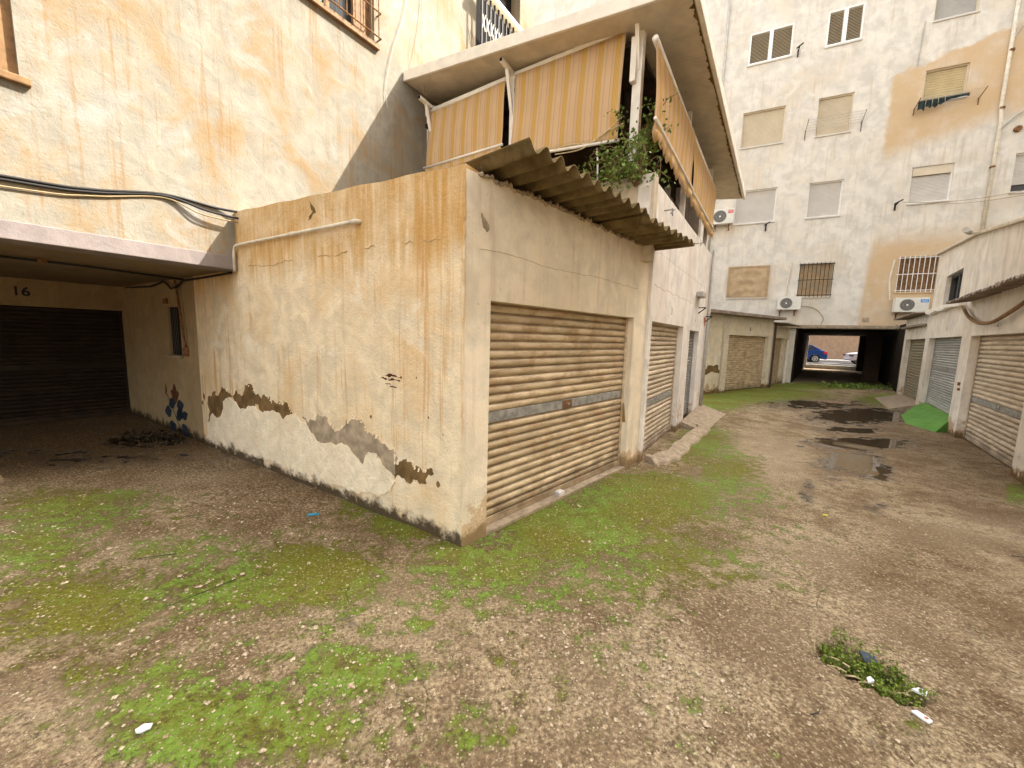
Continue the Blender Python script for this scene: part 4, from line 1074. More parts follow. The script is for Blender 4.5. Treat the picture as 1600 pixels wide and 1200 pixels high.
MB().tube([(-6.02,-.05,2.6),(-6.02,-.05,6.6)], .05, 8).build('drain_pipe', M['pvc'], bb, smooth=True)
MB().tube([(1.06,-.03,3.6),(.96,-.03,4.4),(1.04,-.03,5.2)], .03, 8).build('ac_conduit', M['pvc'], bb)
MB().tube([(-2.5,-.03,3.75),(-2.45,-.03,4.6),(-2.4,-.03,5.3)], .035, 8).build('ac_conduit', M['pvc'], bb)
MB().tube([(.95,-.03,13.9),(.9,-.03,12.4)], .02, 6).build('conduit', M['grey_pvc'], bb)
MB().box(.28, .5, -.02, .0, 2.72, 2.9).build('old_sign', M['bare_grey'], bb)
MB().tube(sag([(-1.9,-.04,3.4),(-1.4,-.05,3.3),(-1.05,-.05,2.9),(-1.1,-.05,2.6)]), .014, 6).build('cable', M['cable_beige'], bb)
# passage
MT = FB.m.inverted() @ FT.m
def on_T(o): o.matrix_basis = MT @ o.matrix_basis; return o
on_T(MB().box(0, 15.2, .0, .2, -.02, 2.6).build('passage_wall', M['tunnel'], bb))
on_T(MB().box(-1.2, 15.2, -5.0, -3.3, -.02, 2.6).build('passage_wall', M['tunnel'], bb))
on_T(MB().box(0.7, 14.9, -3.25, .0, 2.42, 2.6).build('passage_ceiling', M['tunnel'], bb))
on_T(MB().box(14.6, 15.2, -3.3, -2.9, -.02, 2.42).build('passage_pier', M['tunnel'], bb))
on_T(MB().box(5.6, 6.0, -3.3, -2.7, -.02, 2.42).build('passage_pier', M['house_dark'], bb))
on_T(MB().box(14.9, 15.2, -2.9, .0, -.02, .3).build('end_step', M['kerb_white'], bb))
on_T(MB().box(14.85, 15.0, -.10, -.0, .0, 2.42).build('end_jamb', M['kerb_white'], bb))

# air conditioners
def aircon(label, frame, x, z, w, h, y=-.36, sticker=None, fanside=-1):
    o = thing('air_conditioner', label, 'air conditioner', frame, (x, y, z), group='outdoor air conditioner units')
    MB().box(0, w, 0, .28, 0, h).build('cabinet', M['ac'], o, bevel=.015)
    cx_, cz_, r = w*.36, h*.5, h*.40
    MB().disc((cx_, cz_), r, -.004, 28).build('fan_shroud', M['ac_dark'], o)
    mb = MB()
    for k in range(4): mb.disc((cx_, cz_), r*(.95-.2*k), -.012, 28, r*(.95-.2*k)-.012)
    mb.build('fan_guard', M['grey_pvc'], o)
    MB().disc((cx_, cz_), r*.16, -.014, 14).build('fan_hub', M['white'], o)
    if sticker:
        MB().box(w*.74, w*.97, -.003, -.0005, h*.66, h*.88).build('label_plate', sticker, o)
        for k in range(2): MB().box(w*.77, w*.94, -.0045, -.0032, h*(.72+.08*k), h*(.745+.08*k)).build('label_print', M['white'], o)
    for xa in (w*.15, w*.8):
        mb = MB(); mb.box(xa, xa+.04, .0, .36, -.05, -.005); mb.box(xa, xa+.04, .32, .36, -.25, -.05); mb.build('bracket', M['rust'], o)
    return o
aircon('white air conditioner with a red label, high beside the terrace roof', FB, -5.68, 7.12, .86, .66, sticker=M['red'])
aircon('white air conditioner above the low garage, without a coloured label', FB, -2.78, 3.22, .84, .56)
aircon('white air conditioner with a blue label, over the passage entrance', FB, 1.14, 3.1, 1.0, .56, sticker=M['blue'])

# laundry racks
rk = thing('drying_rack', 'empty wire drying rack in front of a beige blind', 'drying rack', FB, (-2.42, -.02, 10.62))
mb = MB()
for k in range(5): mb.tube([(0, -.06-.1*k, .05+.06*k), (1.85, -.06-.1*k, .05+.06*k)], .008, 5)
mb.build('wires', M['grey_pvc'], rk)
for x in (0, 1.85):
    mb = MB(); mb.bar((x,0,0),(x,-.5,.31),.015); mb.bar((x,-.02,-.3),(x,-.02,.1),.02); mb.build('arm', M['cable'], rk)
rk = thing('drying_rack', 'drying rack hung with dark laundry below a tan blind', 'drying rack', FB, (.98, -.02, 10.75))
mb = MB()
for k in range(4): mb.tube([(0, -.1-.12*k, .12+.03*k), (1.75, -.1-.12*k, .12+.03*k)], .008, 5)
mb.build('wires', M['grey_pvc'], rk)
for x in (0, 1.75):
    mb = MB(); mb.bar((x,0,.05),(x,-.5,.22),.02); mb.bar((x,-.02,-.15),(x,-.02,.1),.025); mb.build('arm', M['rust'], rk)
for k, (x, wd, ln) in enumerate([(.02,.2,.34),(.24,.16,.28),(.42,.14,.3),(.58,.16,.24),(.76,.14,.16),(.9,.5,.12)]):
    l = thing('laundry', ['dark garment hanging leftmost on the drying rack','second dark garment from the left on the drying rack','third dark garment from the left on the drying rack','grey garment hanging mid rack','small dark cloth hanging mid rack','long narrow dark cloth on the right of the rack'][k], 'laundry', FB, (.98+x, -.3, 10.98), group='laundry on the rack')
    mb = MB(); n = 6
    for j in range(n+1):
        for i in range(n+1):
            s, t = i/n, j/n
            mb.v.append((s*wd, .03*math.sin(8*s+k)*t, -ln*t*(1-.12*math.sin(5*s+k)), ))
    for j in range(n):
        for i in range(n): a_ = j*(n+1)+i; mb.f.append((a_+n+1, a_+n+2, a_+1, a_))
    mb.build('cloth', M['cloth_dark'], l, solid=.012)
# clotheslines and stubs
for (xa, za, xb, zb, sg, lb) in [(.95,7.35,5.2,7.6,.25,'sagging clothesline under the shuttered window near the downpipe'),(1.6,7.2,5.2,7.4,.18,'lower sagging clothesline under the shuttered window near the downpipe')]:
    o = thing('clothesline', lb, 'clothesline', FB, (xa, -.25, za))
    MB().tube([((xb-xa)*t, 0, (zb-za)*t - sg*4*t*(1-t)) for t in [i/14 for i in range(15)]], .01, 5).build('line', M['cable_beige'], o)
for (x, z, lb) in [(.82, 7.3, 'black iron clothesline hook left of the shuttered window'), (-3.5, 6.9, 'iron clothesline hook below the window beside the air conditioner'), (-2.98, 13.9, 'white rod with black end beside the upper louvred window')]:
    o = thing('clothesline_hook', lb, 'hook', FB, (x, -.0, z))
    mb = MB(); mb.bar((0,0,0),(0,-.35,.06),.04); mb.bar((-.1,-.3,.0),(.12,-.36,.12),.04); mb.bar((0,-.02,-.18),(0,-.02,.1),.05); mb.build('iron', M['cable'], o)

# ================================================================== LOW GARAGES AT THE BACK
lg = thing('low_garage', 'low cream garage with tan roller doors below the back apartment block', 'building', FQ)
wall_panel(-4.9, .18, -.05, 2.62, [(-3.1, -.12, -.05, 1.975)], depth=.3).build('front_wall', M['wall_Q'], lg)
roller_door(lg, -3.1, -.12, .03, 1.975, M['sh_tan'], y=.14, pitch=.075, joined=True)
text_mb('6', .2, -1.62, 2.16, -.003).build('number', M['black'], lg)
MB().prism(rough_poly([(-4.8,.68),(-4.3,.64),(-3.45,.66),(-3.4,.8),(-3.52,.78),(-3.55,.95),(-4.2,.96),(-4.25,.84),(-4.8,.82)], .12, 3, 55), -.003, .003).build('bare_patch', M['bare_brown'], lg)
MB().prism(rough_poly([(-4.9,0),(-3.5,0),(-3.4,.1),(-3.6,.16),(-3.9,.08),(-4.3,.14),(-4.9,.1)], .12, 3, 57), -.003, .003).build('bare_patch', M['bare_brown'], lg)
MB().box(-3.45, -3.12, -.06, -.001, 0, 2.56).build('pilaster', M['pillar'], lg, bevel=.01)
MB().box(-5.2, .35, -.35, 4, 2.62, 2.72).build('roof_slab', M['fibro2'], lg, bevel=.01)
MB().box(-4.9, -4.6, .3, 4, 0, 2.6).build('side_wall', M['wall_Q'], lg)
MQ2 = FQ.m.inverted() @ FQ2.m
def on_Q2(o): o.matrix_basis = MQ2 @ o.matrix_basis; return o
on_Q2(wall_panel(.05, 3.3, -.05, 2.45, [(.25, 2.3, -.05, 1.95)], depth=.3).build('front_wall', M['wall_Q'], lg))
d5 = roller_door(lg, .25, 2.3, .02, 1.95, M['sh_tan'], y=.14, pitch=.075, joined=True); on_Q2(d5)
on_Q2(corrugated(-.05, 3.0, -.45, .8, 2.50, 2.56, pitch=.15, amp=.02, seed=8).build('corrugated_sheet', M['fibro2'], lg, smooth=True))
on_Q2(MB().tube([(.02,-.05,0),(.02,-.05,2.5)], .04, 8).build('downpipe', M['house_dark'], lg))
on_Q2(MB().tube([(2.75,-.05,0),(2.75,-.05,1.9)], .05, 8).build('downpipe', M['white_paint'], lg))

# ================================================================== RIGHT GARAGES
rg = thing('right_garage_row', 'white garage row with roller doors and a small window along the right', 'building', FR)
top_r = lambda x: 4.1 + (x+3.75)*(-.062) if x < -.4 else 3.89 - (x+.4)*.13
wall_panel(-3.75, 3.9, -.05, 4.0, [(-3.5, -.56, -.05, 1.96), (.05, 2.84, -.05, 1.955), (-2.62, -1.25, 2.62, 3.4)], depth=.3, top=top_r, seg=[-.4]).build('front_wall', M['wall_R'], rg)
wall_panel(-7.25, -3.752, -.05, 2.62, [(-6.85, -3.95, -.05, 1.96)], depth=.3).build('front_wall', M['wall_R'], rg)
MB().box(-3.75, -3.45, .3, 4.2, 2.3, 4.0).build('end_wall', M['wall_R'], rg)
MB().box(-7.25, -6.95, .3, 4.2, 0, 2.6).build('end_wall', M['wall_R'], rg)
MB().box(-3.4, 3.9, .3, 4.2, 3.2, 3.3).build('flat_roof', M['concrete'], rg)
mb = MB(); mb.bar((-3.8,.1,4.13),(-.4,.1,3.92),.34,.06); mb.bar((-.38,.1,3.91),(3.9,.1,3.365),.34,.06); mb.build('coping', M['pillar'], rg, bevel=.01)
roller_door(rg, -3.5, -.56, .3, 1.96, M['sh_grey'], y=.14, pitch=.057, band=.85, band_mat=M['zinc'])
roller_door(rg, .05, 2.84, .02, 1.955, M['sh_tan2'], y=.14, pitch=.08, band=.75, band_mat=M['zinc'])
roller_door(rg, -6.85, -3.95, .18, 1.96, M['sh_green'], y=.14, pitch=.085, joined=True)
MB().prism([(-3.75,2.6),(-3.3,2.55),(-2.7,2.6),(-2.2,2.56),(-1.6,2.6),(-.62,2.56),(-.62,2.64),(-1.6,2.68),(-2.7,2.68),(-3.75,2.69)], -.11, -.001).build('ledge', M['white_paint'], rg, bevel=.01)
w = bpy.data.objects.new('window', None); C.objects.link(w); w.parent = rg
MB().box(-2.62, -1.25, .16, .19, 2.62, 3.4).build('pane', M['glass'], w)
for (a, b, c2, d) in ((-2.62,-2.55,2.62,3.4),(-1.32,-1.25,2.62,3.4),(-2.55,-1.32,3.34,3.4),(-2.55,-1.32,2.62,2.68),(-1.97,-1.90,2.68,3.34)):
    MB().box(a, b, .08, .15, c2, d).build('frame', M['ac_dark'], w)
text_mb('9', .17, -1.88, 2.09, -.003).build('number', M['cable_beige'], rg)
text_mb('7', .17, -5.22, 2.09, -.003).build('number', M['cable_beige'], rg)
text_mb('2', .17, 1.36, 2.08, -.003).build('number', M['cable_beige'], rg)
for k, (xa, xb, z) in enumerate([(-.35,1.3,2.60),(.9,2.75,2.615),(2.4,3.9,2.635)]):
    corrugated(xa, xb, -.34, .1, z, z+.06, pitch=.15, amp=.022, seed=k+11).build('corrugated_sheet', M['fibro2'], rg, smooth=True)
corrugated(-7.5, -3.8, -.3, 1.2, 2.64, 2.72, pitch=.15, amp=.018, seed=21).build('corrugated_sheet', M['fibro2'], rg, smooth=True)
MB().box(-6.9, -4.0, -.16, -.001, 2.30, 2.36).build('lintel_ledge', M['fibro2'], rg, bevel=.01)
mb = MB(); mb.tube(sag([(-.6,-.05,2.55),(-.35,-.07,2.48),(.1,-.08,2.30),(.8,-.09,2.16),(1.5,-.09,2.15),(2.2,-.08,2.28),(2.9,-.06,2.45),(3.8,-.05,2.55)]), .028, 8); mb.build('hanging_hose', M['brown_wood'], rg, smooth=True)
MB().tube([(-.55,-.12,3.97),(-.15,-.25,3.95)], .05, 10).build('roof_spout', M['grey_pvc'], rg)
mb = MB(); mb.box(-.2, -.14, -.03, 0, 1.0, 1.06); mb.box(-.16, -.1, -.03, 0, .9, .95); mb.build('bolt', M['rust'], rg)
# ramps in front of the right doors
gr_ = thing('green_ramp', 'smooth green painted concrete ramp before the grey roller door', 'ramp', FR)
mb = MB()
prof = [(-3.62,-.0),(-.5,-.0)]
pl = [(-3.62,.12,.29),(-.5,.12,.29),(-.5,-.02,.22),(-.34,-.2,-.02),(-1.25,-.56,-.02),(-2.4,-.48,-.02),(-3.35,-.2,-.02),(-3.66,-.02,.2)]
n_ = len(pl)
top = [(p[0], p[1], p[2]) for p in pl]
mb.v = top + [(p[0], p[1], -.06) for p in pl]
mb.f = [(0,1,2,7),(2,3,4),(2,4,5),(2,5,7),(5,6,7)]
mb.f = [tuple(f) for f in mb.f]
for i in range(n_): mb.f.append((i, (i+1) % n_, n_+(i+1) % n_, n_+i))
mb.build('ramp_surface', M['ramp_green'], gr_)
cr = thing('concrete_ramp', 'bare brown concrete ramp before the olive roller door near the passage', 'ramp', FR)
mb = MB(); pl = [(-6.9,.12,.17),(-3.8,.12,.2),(-3.8,-.02,.17),(-3.72,-.6,-.02),(-6.7,-.65,-.02),(-6.95,-.02,.14)]
mb.v = pl + [(p[0],p[1],-.06) for p in pl]; n_ = 6
mb.f = [(0,1,2,5),(2,3,4,5)] + [(i,(i+1) % n_, n_+(i+1) % n_, n_+i) for i in range(n_)]
mb.build('ramp_surface', M['concrete'], cr)

# unseen wing added out of frame on the right, sized to shade the yard
rw = thing('unseen_shade_wing', 'unseen tall wing added far behind the right garage row to shade the yard', 'building', FR, (0, 12.0, 0))
hs_ = [(x, x+1.4, z, z+1.4) for x in (-13, -8, -3, 2, 7) for z in (7.6, 14.2, 20.8, 27.4)]
wall_panel(-21, 26, -.05, 32.2, hs_, depth=.25).build('facade', M['wall_B'], rw)
MB().box(-21, 26, .26, 8, 31.9, 32.2).build('roof_slab', M['concrete'], rw)
MB().box(25.7, 26, .26, 8, 0, 31.9).build('side_wall', M['wall_B'], rw)
for (xa, xb, za, zb) in hs_:
    w = bpy.data.objects.new('window', None); C.objects.link(w); w.parent = rw
    roller_blind(w, xa, xb, za, zb, M['blind_white'], .1)
    MB().box(xa-.03, xb+.03, -.04, .05, za-.06, za-.001).build('sill', M['blind_white'], w)

# ================================================================== STREET BEYOND THE PASSAGE
FST = Frame((24.0, 29.6, 0), 116.0)
street = MB(); street.box(-40, 40, .6, 14, -.1, .30); s_ = street.build('street', M['asphalt'], None); s_.matrix_world = FST.m; s_['kind'] = 'structure'
pv = MB(); pv.box(-40, 40, 5.0, 8.9, .304, .46); s_ = pv.build('pavement', M['kerb_white'], None); s_.matrix_world = FST.m; s_['kind'] = 'structure'
hb = thing('street_house', 'tan clad house front across the street beyond the passage', 'building', FST, (0, 9, 0))
wall_panel(-30, 30, .2, 9, [(-3.4,-2.2,.46,3.2)], depth=.3).build('facade', M['house_tan'], hb)
MB().box(-3.4,-2.2,.2,.25,.46,3.2).build('door', M['house_dark'], hb)
for k in range(22): MB().box(-2.1, 30, -.02, -.002, .5+k*.15, .5+k*.15+.125).build('cladding_board', M['house_tan'], hb)
MB().box(-4.9,-3.5,-.03,-.001,.46,3.2).build('door_surround', M['house_cream'], hb)
MB().box(-4.4,-4.0,-.05,-.031,.46,3.2).build('pilaster', M['ac'], hb)
MB().box(-8,-5,-.04,-.001,.46,3.5).build('shopfront', M['glass'], hb)
def car(label, paint, loc, rz, flip):
    o = thing('parked_car', label, 'car', FST, loc, rz, group='cars parked on the street')
    s = -1 if flip else 1
    body = [(-2.05,.35),(-2.1,.6),(-2.0,.82),(-1.5,.92),(-1.0,.97),(.9,1.0),(1.75,.98),(2.0,.88),(2.08,.6),(2.05,.32),(1.72,.26)]
    def arch(cx): return [(cx+.36*math.cos(t), .30+.36*math.sin(t)) for t in [math.pi*i/8 for i in range(9)]]
    poly = [(-2.05,.35),(-2.1,.6),(-2.0,.80),(-1.5,.90),(-1.0,.96),(.9,1.0),(1.75,.99),(2.0,.90),(2.08,.6),(2.05,.26)] + [p for p in arch(1.28)] + [p for p in arch(-1.3)] + [(-2.0,.26)]
    poly = [(s*p[0], p[1]) for p in poly]
    MB().prism(poly, -.84, .84).build('body', paint, o, bevel=.03)
    cab = [(-1.0,.96),(-.35,1.38),(.2,1.45),(1.0,1.42),(1.75,1.0)]
    cab = [(s*p[0], p[1]) for p in cab]
    MB().prism(cab, -.72, .72).build('cabin', paint, o, bevel=.03)
    gl = [(-.82,1.0),(-.3,1.32),(.28,1.38),(.28,1.02)]; MB().prism([(s*p[0],p[1]) for p in gl], -.735, .735).build('side_window', M['glass'], o)
    gl = [(.36,1.02),(.36,1.38),(.92,1.35),(1.3,1.06)]; MB().prism([(s*p[0],p[1]) for p in gl], -.735, .735).build('side_window', M['glass'], o)
    for cx in (1.28, -1.3):
        for y in (-.8, .62):
            wh = bpy.data.objects.new('wheel', None); C.objects.link(wh); wh.parent = o; wh.location = (s*cx, y, .30)
            MB().cyl_y((0,0), .31, 0, .18, 20).build('tyre', M['tyre'], wh)
            mb = MB(); mb.disc((0,0), .215, -.008, 20, .17)
            for k in range(7): t = k*2*math.pi/7; mb.bar((0,-.008,0),(.19*math.cos(t),-.008,.19*math.sin(t)),.045,.012,(0,1,0))
            mb.build('rim', M['rim'], wh)
    for y in (-.70, .70):
        MB().box(s*1.93-.12, s*1.93+.14, y-.16, y+.16, .70, .90).build('tail_lamp', M['tail'], o, bevel=.02)
        MB().box(s*-1.98-.14, s*-1.98+.1, y-.16, y+.16, .60, .76).build('headlamp', M['glass'], o, bevel=.02)
    return o
car('blue hatchback with a red tail lamp, parked beyond the passage', M['car_blue'], (-1.55, 3.4, .304), 0, False)
car('silver car nosing in from the right beyond the passage', M['car_silver'], (3.95, 3.0, .304), 0, False)

# ================================================================== SMALL THINGS ON THE GROUND
# kerb round the second door
kb = thing('garage_kerb', 'low curved concrete kerb around the mossy strip before the second roller door', 'kerb')
kp = sag([(1.95,5.30,.0),(2.12,5.38,.0),(2.40,5.62,.0),(2.85,6.25,.0),(3.45,7.05,.0),(3.74,7.45,.0),(3.70,7.72,.0),(3.50,7.85,.0)], 6)
mb = MB(); rr = []
for i, p in enumerate(kp):
    d = (kp[min(i+1,len(kp)-1)]-kp[max(i-1,0)]).normalized(); nrm = Vector((d.y,-d.x,0))
    w_ = .085+.012*math.sin(i*1.3); h_ = .085+.012*math.sin(i*.9)
    rr.append([p-nrm*w_+Vector((0,0,-.03)), p-nrm*w_*.8+Vector((0,0,h_)), p+nrm*w_*.5+Vector((0,0,h_*.9)), p+nrm*(w_*1.5)+Vector((0,0,.03)), p+nrm*w_*1.8+Vector((0,0,-.03))])
for r0 in rr: mb.v += [tuple(q) for q in r0]
for i in range(len(rr)-1):
    for k in range(4): mb.f.append((i*5+k, (i+1)*5+k, (i+1)*5+k+1, i*5+k+1))
mb.f += [(0,1,2,3,4)]
mb.f = [f[::-1] for f in mb.f]
mb.build('kerb_body', M['concrete'], kb, smooth=False)
ap = thing('concrete_apron', 'sloping bare concrete apron before the narrow grey roller door', 'ramp', FA2)
mb = MB(); pl = [(2.75,-.002,.12),(5.0,-.002,.2),(5.1,-.62,-.015),(2.7,-.5,-.015)]
mb.v = pl+[(p[0],p[1],-.06) for p in pl]; mb.f = [(3,2,1,0),(0,1,5,4),(1,2,6,5),(2,3,7,6),(3,0,4,7)]; mb.build('apron_surface', M['concrete'], ap)
bl = thing('concrete_block', 'small square concrete block at the foot of the first roller door', 'block', None, (.55, 4.05, 0), .8)
MB().box(-.05,.05,-.035,.035,0,.055).build('block', M['kerb_white'], bl, bevel=.006)

# weeds in the hollow
cx, cy, ha, hb_, ht = HOLE
r = random.Random(5)
sm = MB(); pts = []; dry = MB()
for _ in range(150):
    a_ = r.uniform(0, 2*math.pi); k = math.sqrt(r.random())
    px, py = ha*k*math.cos(a_), hb_*k*math.sin(a_)
    x, y = cx+px*math.cos(ht)-py*math.sin(ht), cy+px*math.sin(ht)+py*math.cos(ht)
    if (px < -.02 and py < -.03) and r.random() < .8: continue
    h = r.uniform(.03, .10); d = Vector((r.gauss(0,.5), r.gauss(0,.5), 1)).normalized()
    p = Vector((x, y, -.065)); sm.tube([p, p+d*h*.6, p+d*h+Vector((r.gauss(0,.01), r.gauss(0,.01), 0))], [.002,.0016,.001], 4)
    pts += [p+d*h*.5, p+d*h*.8, p+d*h]
for (ex, ey) in [(1.96,2.12),(1.99,2.10),(1.97,2.06),(1.93,2.05),(2.02,2.03),(2.04,1.95),(2.06,1.85),(2.05,1.76),(2.08,1.72)]:
    for _ in range(5): pts.append(Vector((ex+r.gauss(0,.02), ey+r.gauss(0,.02), r.uniform(.0,.04))))
wd = thing('weed_clump', 'clump of low green weeds filling a hollow in the concrete', 'weeds')
sm.build('stem', M['stem'], wd)['kind'] = 'stuff'; lm = MB(); leaves(lm, pts, 2900, .012, .013, r); lm.build('foliage', M['leaf2'], wd)
stalks = []
for k, (x, y, t, L) in enumerate([(1.80,1.99,-.9,.11),(1.80,1.86,-.55,.09),(1.87,1.85,-.8,.10),(1.84,1.82,-.5,.08),(1.76,1.92,-.7,.08),(1.95,1.76,-.3,.1),(2.0,1.74,.4,.08),(1.92,1.80,-1.1,.07)]):
    o = thing('dry_stalk', ['pale dry stalk near the top of the weed hollow','pale dry stalk at the lower rim of the hollow','dry stalk lying below the dark lid','short dry stalk on the lower rim below the lid','dry stalk at the left end of the weed hollow','thin dry stalk at the bottom right of the hollow','curved dry stalk at the bottom right of the hollow','short dry stalk just under the lid'][k], 'stalk', None, (x, y, -.03), t)
    MB().tube([(0,0,0),(L*.5,.004,.012),(L,0,.008)], .0042, 6).build('stalk', M['straw'], o)
ld = thing('plastic_square', 'square dark blue plastic lid lying on the weeds', 'lid', None, (1.985, 1.925, .012), -.3)
MB().box(-.036,.036,-.033,.033,0,.01).build('lid_plate', M['lid'], ld, bevel=.004)
ld.rotation_euler = (.28, .12, -.25)
def scrap(name, label, cat, loc, pts2, mat, th_=.004, rz=0, tilt=(0,0)):
    o = thing(name, label, cat, None, loc, rz)
    mb = MB(); n = len(pts2)
    mb.v = [(p[0], p[1], th_+tilt[0]*p[0]+tilt[1]*p[1]) for p in pts2]+[(p[0], p[1], -.002+tilt[0]*p[0]+tilt[1]*p[1]) for p in pts2]
    mb.f = [tuple(range(n)), tuple(range(n,2*n))[::-1]]+[(i,n+i,n+(i+1) % n,(i+1) % n) for i in range(n)]
    mb.build('sheet', mat, o); return o
o = scrap('paper_wrapper', 'crumpled white wrapper with a reddish mark below the weed hollow', 'litter', (1.935,1.60,.008), [(-.028,.022),(-.003,.026),(.024,-.003),(.029,-.018),(.01,-.026),(-.01,-.006)], M['paper'], .006, -.2, (.1,.15))
MB().box(.004,.018,-.014,-.004,.0085,.0105).build('print', M['terracotta'], o)
scrap('paper_scrap', 'torn scrap of white paper on the moss at the lower left', 'litter', (-1.525,1.455,.006), [(-.03,.0),(-.01,.02),(.025,.014),(.03,-.008),(0,-.02),(-.02,-.014)], M['paper'], .005, .2, (.1,.0))
scrap('paper_scrap', 'small scrap of white paper left of the weeds rim', 'litter', (1.865,1.785,.01), [(-.02,.0),(0,.015),(.02,.008),(.012,-.012)], M['paper'], .008, .5, (.2,.1))
scrap('paper_scrap', 'pale scrap of paper at the right end of the weed hollow', 'litter', (2.06,1.73,.01), [(-.03,.0),(0,.018),(.03,.01),(.02,-.014),(-.01,-.012)], M['paper'], .008, -.5, (.1,.1))
o = thing('plastic_tube', 'bright blue plastic tube lying on the moss by the peeling wall', 'litter', None, (-1.81,3.43,.012), .25)
MB().tube([(-.05,0,0),(.03,0,0)], .012, 10).build('tube_body', M['cyan'], o, smooth=True); MB().tube([(.03,0,0),(.05,0,0)], .009, 10).build('cap', M['cyan'], o, smooth=True)
scrap('wrapper', 'tiny yellow wrapper on the bare concrete of the alley', 'litter', (3.18,3.72,.006), [(-.03,.0),(0,.014),(.03,.006),(.02,-.012)], M['yellow'], .008)
# twigs
for k, (p, q, lb) in enumerate([((-1.85,2.47),(-2.08,2.18),'long thin dark twig lying on the moss'),((1.42,1.60),(1.49,1.63),'short dark twig on the concrete below the weed hollow'),((4.2,3.05),(4.32,2.98),'dark twig on the concrete at the right'),((-2.5,2.75),(-2.75,2.66),'dark twig among the pale gravel at the left')]):
    o = thing('twig', lb, 'twig', None, (p[0], p[1], .006))
    dx, dy = q[0]-p[0], q[1]-p[1]
    MB().tube([(0,0,0),(dx*.4+.01,dy*.4-.008,.006),(dx,dy,0)], [.003,.0025,.0015], 6).build('stick', M['black'], o)
# weeds before the passage
r = random.Random(12); pts = [Vector((14.3+r.gauss(0,.75), 15.9+r.gauss(0,.25), r.uniform(.0,.06))) for _ in range(90)]
wd = thing('weed_clump', 'low dark green weeds growing before the passage entrance', 'weeds'); lm = MB(); leaves(lm, pts, 700, .07, .07, r); lm.build('foliage', M['leaf'], wd)
# debris in the left garage bay
r = random.Random(15); pts = [Vector((-5.4+r.gauss(0,.25), 5.75+r.gauss(0,.15), r.uniform(.0,.03))) for _ in range(40)]
wd = thing('leaf_litter', 'dark heap of wet leaves on the floor of the garage bay', 'leaf litter'); lm = MB(); leaves(lm, pts, 350, .05, .055, r); lm.build('foliage', M['litter'], wd)

# ---- loose gravel: one scattered mass
def gravel():
    cl = [(-.2,2.1,1.6,.9,900),(1.0,1.72,.22,.14,260),(.55,2.0,.35,.22,420),(-2.6,2.4,1.0,.6,700),(-1.2,1.6,.8,.35,600),(1.2,2.2,1.3,.7,700),(-3.6,3.2,1.0,.5,450),(2.6,3.6,1.5,1.0,500),(.6,3.4,.8,.6,260),(-1.6,3.0,.7,.5,300)]
    V = []; F = []
    base = np.array([(1,0,0),(-1,0,0),(0,1,0),(0,-1,0),(0,0,1),(0,0,-1)], float)
    tri = [(0,2,4),(2,1,4),(1,3,4),(3,0,4),(2,0,5),(1,2,5),(3,1,5),(0,3,5)]
    for (x, y, sx, sy, n) in cl:
        for _ in range(int(n*1.1)):
            px, py = rng.normal(x, sx), rng.normal(y, sy)
            # keep off the building footprints
            v = Vector((px, py, 0)); la = FA.m.inverted() @ v; ll = FL.m.inverted() @ v
            if (la.y > -.03 and ll.y > -.03) or py < .6: continue
            s = float(np.clip(rng.lognormal(-5.2, .5), .0022, .02))
            q = base*s*rng.uniform(.6, 1.25, (6, 3)); q[:, 2] *= .7
            t = rng.uniform(0, 6.28); c_, s_ = math.cos(t), math.sin(t)
            q = np.stack([q[:,0]*c_-q[:,1]*s_, q[:,0]*s_+q[:,1]*c_, q[:,2]], -1)
            zoff = .006*math.sin(px*2.1+py*1.3)+.005*math.sin(px*3.7-py*2.9+1)+.004*math.sin(px*7.1+2*math.sin(py*4))
            zoff *= max(0, 1-math.hypot(px, py-4)/9)
            b = len(V); V += (q+[px, py, zoff+s*.3]).tolist(); F += [tuple(b+i for i in f) for f in tri]
    return V, F
V, F = gravel()
n = NT('gravel_stone', .9, .2)
cc = n.mix(n.step(n.noise(60, 2), .35, .65), (.30, .21, .13), (.58, .49, .36))
gmat = n.done(cc)
me = bpy.data.meshes.new('gravel'); me.from_pydata(V, [], F); me.update(); me.materials.append(gmat)
o = bpy.data.objects.new('gravel', me); C.objects.link(o); tag(o, 'loose pale gravel scattered over the mossy concrete', 'gravel', kind='stuff')

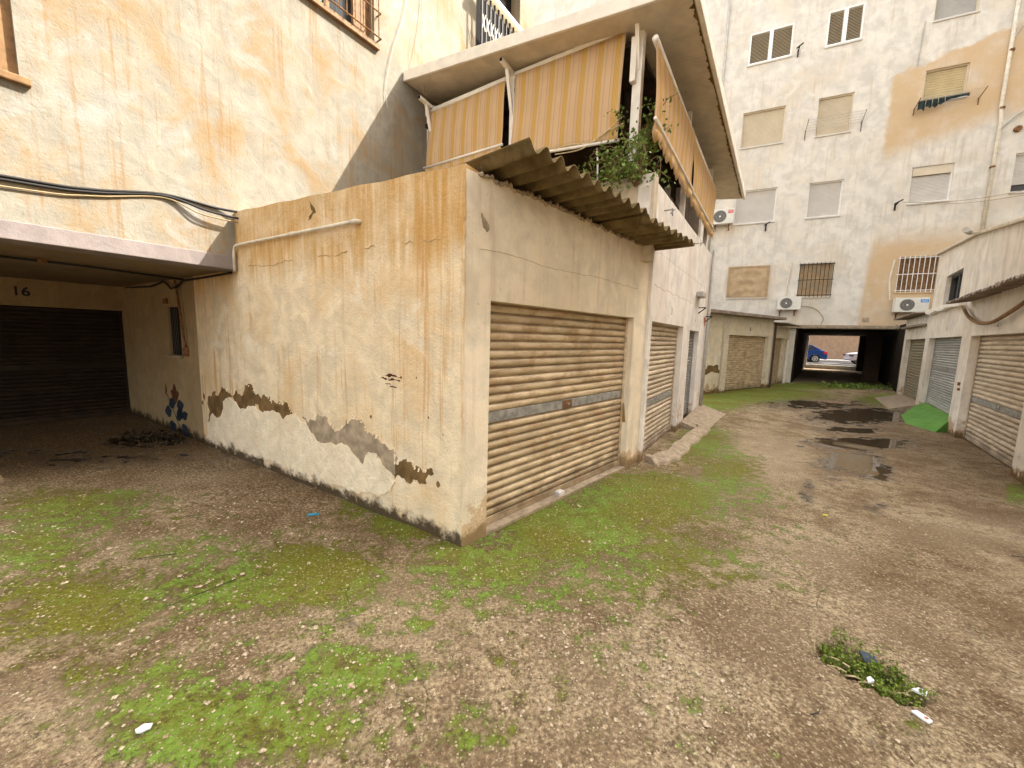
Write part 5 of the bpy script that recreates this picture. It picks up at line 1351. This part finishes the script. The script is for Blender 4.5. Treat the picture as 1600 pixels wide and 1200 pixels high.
# ---- moss cushions: low tufts standing on the film of moss
def value_noise(x, y, f, seed):
    r0 = np.random.default_rng(seed).random((64, 64))
    xf, yf = x*f, y*f; i = np.floor(xf).astype(int); j = np.floor(yf).astype(int); a = xf-i; b = yf-j
    a = a*a*(3-2*a); b = b*b*(3-2*b)
    g = lambda p, q: r0[p % 64, q % 64]
    return (g(i,j)*(1-a)+g(i+1,j)*a)*(1-b)+(g(i,j+1)*(1-a)+g(i+1,j+1)*a)*b
px = rng.uniform(-4.2, 3.2, 120000); py = rng.uniform(1.15, 5.2, 120000)
fv = field(px, py, MOSS)
k = fv + (value_noise(px, py, 2.2, 1)-.5)*.7 + (value_noise(px, py, 9, 2)-.5)*.9
keep = (k > 1.08) & (rng.random(120000) < .5)
px, py = px[keep], py[keep]
V = []; F = []
for x, y in zip(px.tolist(), py.tolist()):
    v = Vector((x, y, 0)); la = FA.m.inverted() @ v; ll = FL.m.inverted() @ v
    if la.y > -.03 and ll.y > -.03: continue
    zo = (.006*math.sin(x*2.1+y*1.3)+.005*math.sin(x*3.7-y*2.9+1)+.004*math.sin(x*7.1+2*math.sin(y*4)))*max(0, 1-math.hypot(x, y-4)/9)
    s0 = random.uniform(.005, .014); h0 = random.uniform(.002, .005); b = len(V); t0 = random.uniform(0, 6.28)
    for q in range(5):
        rr0 = s0*random.uniform(.6, 1.3); V.append((x+rr0*math.cos(t0+q*1.257), y+rr0*math.sin(t0+q*1.257), zo-.002))
    V.append((x+random.uniform(-.3,.3)*s0, y+random.uniform(-.3,.3)*s0, zo+h0))
    F += [(b+q, b+(q+1) % 5, b+5) for q in range(5)]
n = NT('moss_cushion', .95, .1)
mc_ = n.mix(n.step(n.noise(7, 3), .35, .65), (.08, .105, .012), (.14, .235, .035))
mm_ = n.done(n.mix(n.step(n.noise(90, 2), .4, .6), mc_, (.14, .17, .03)))
me = bpy.data.meshes.new('moss'); me.from_pydata(V, [], F); me.update(); me.materials.append(mm_)
for p in me.polygons: p.use_smooth = True
o = bpy.data.objects.new('moss', me); C.objects.link(o); tag(o, 'bright green moss cushions over the damp concrete', 'moss', kind='stuff')
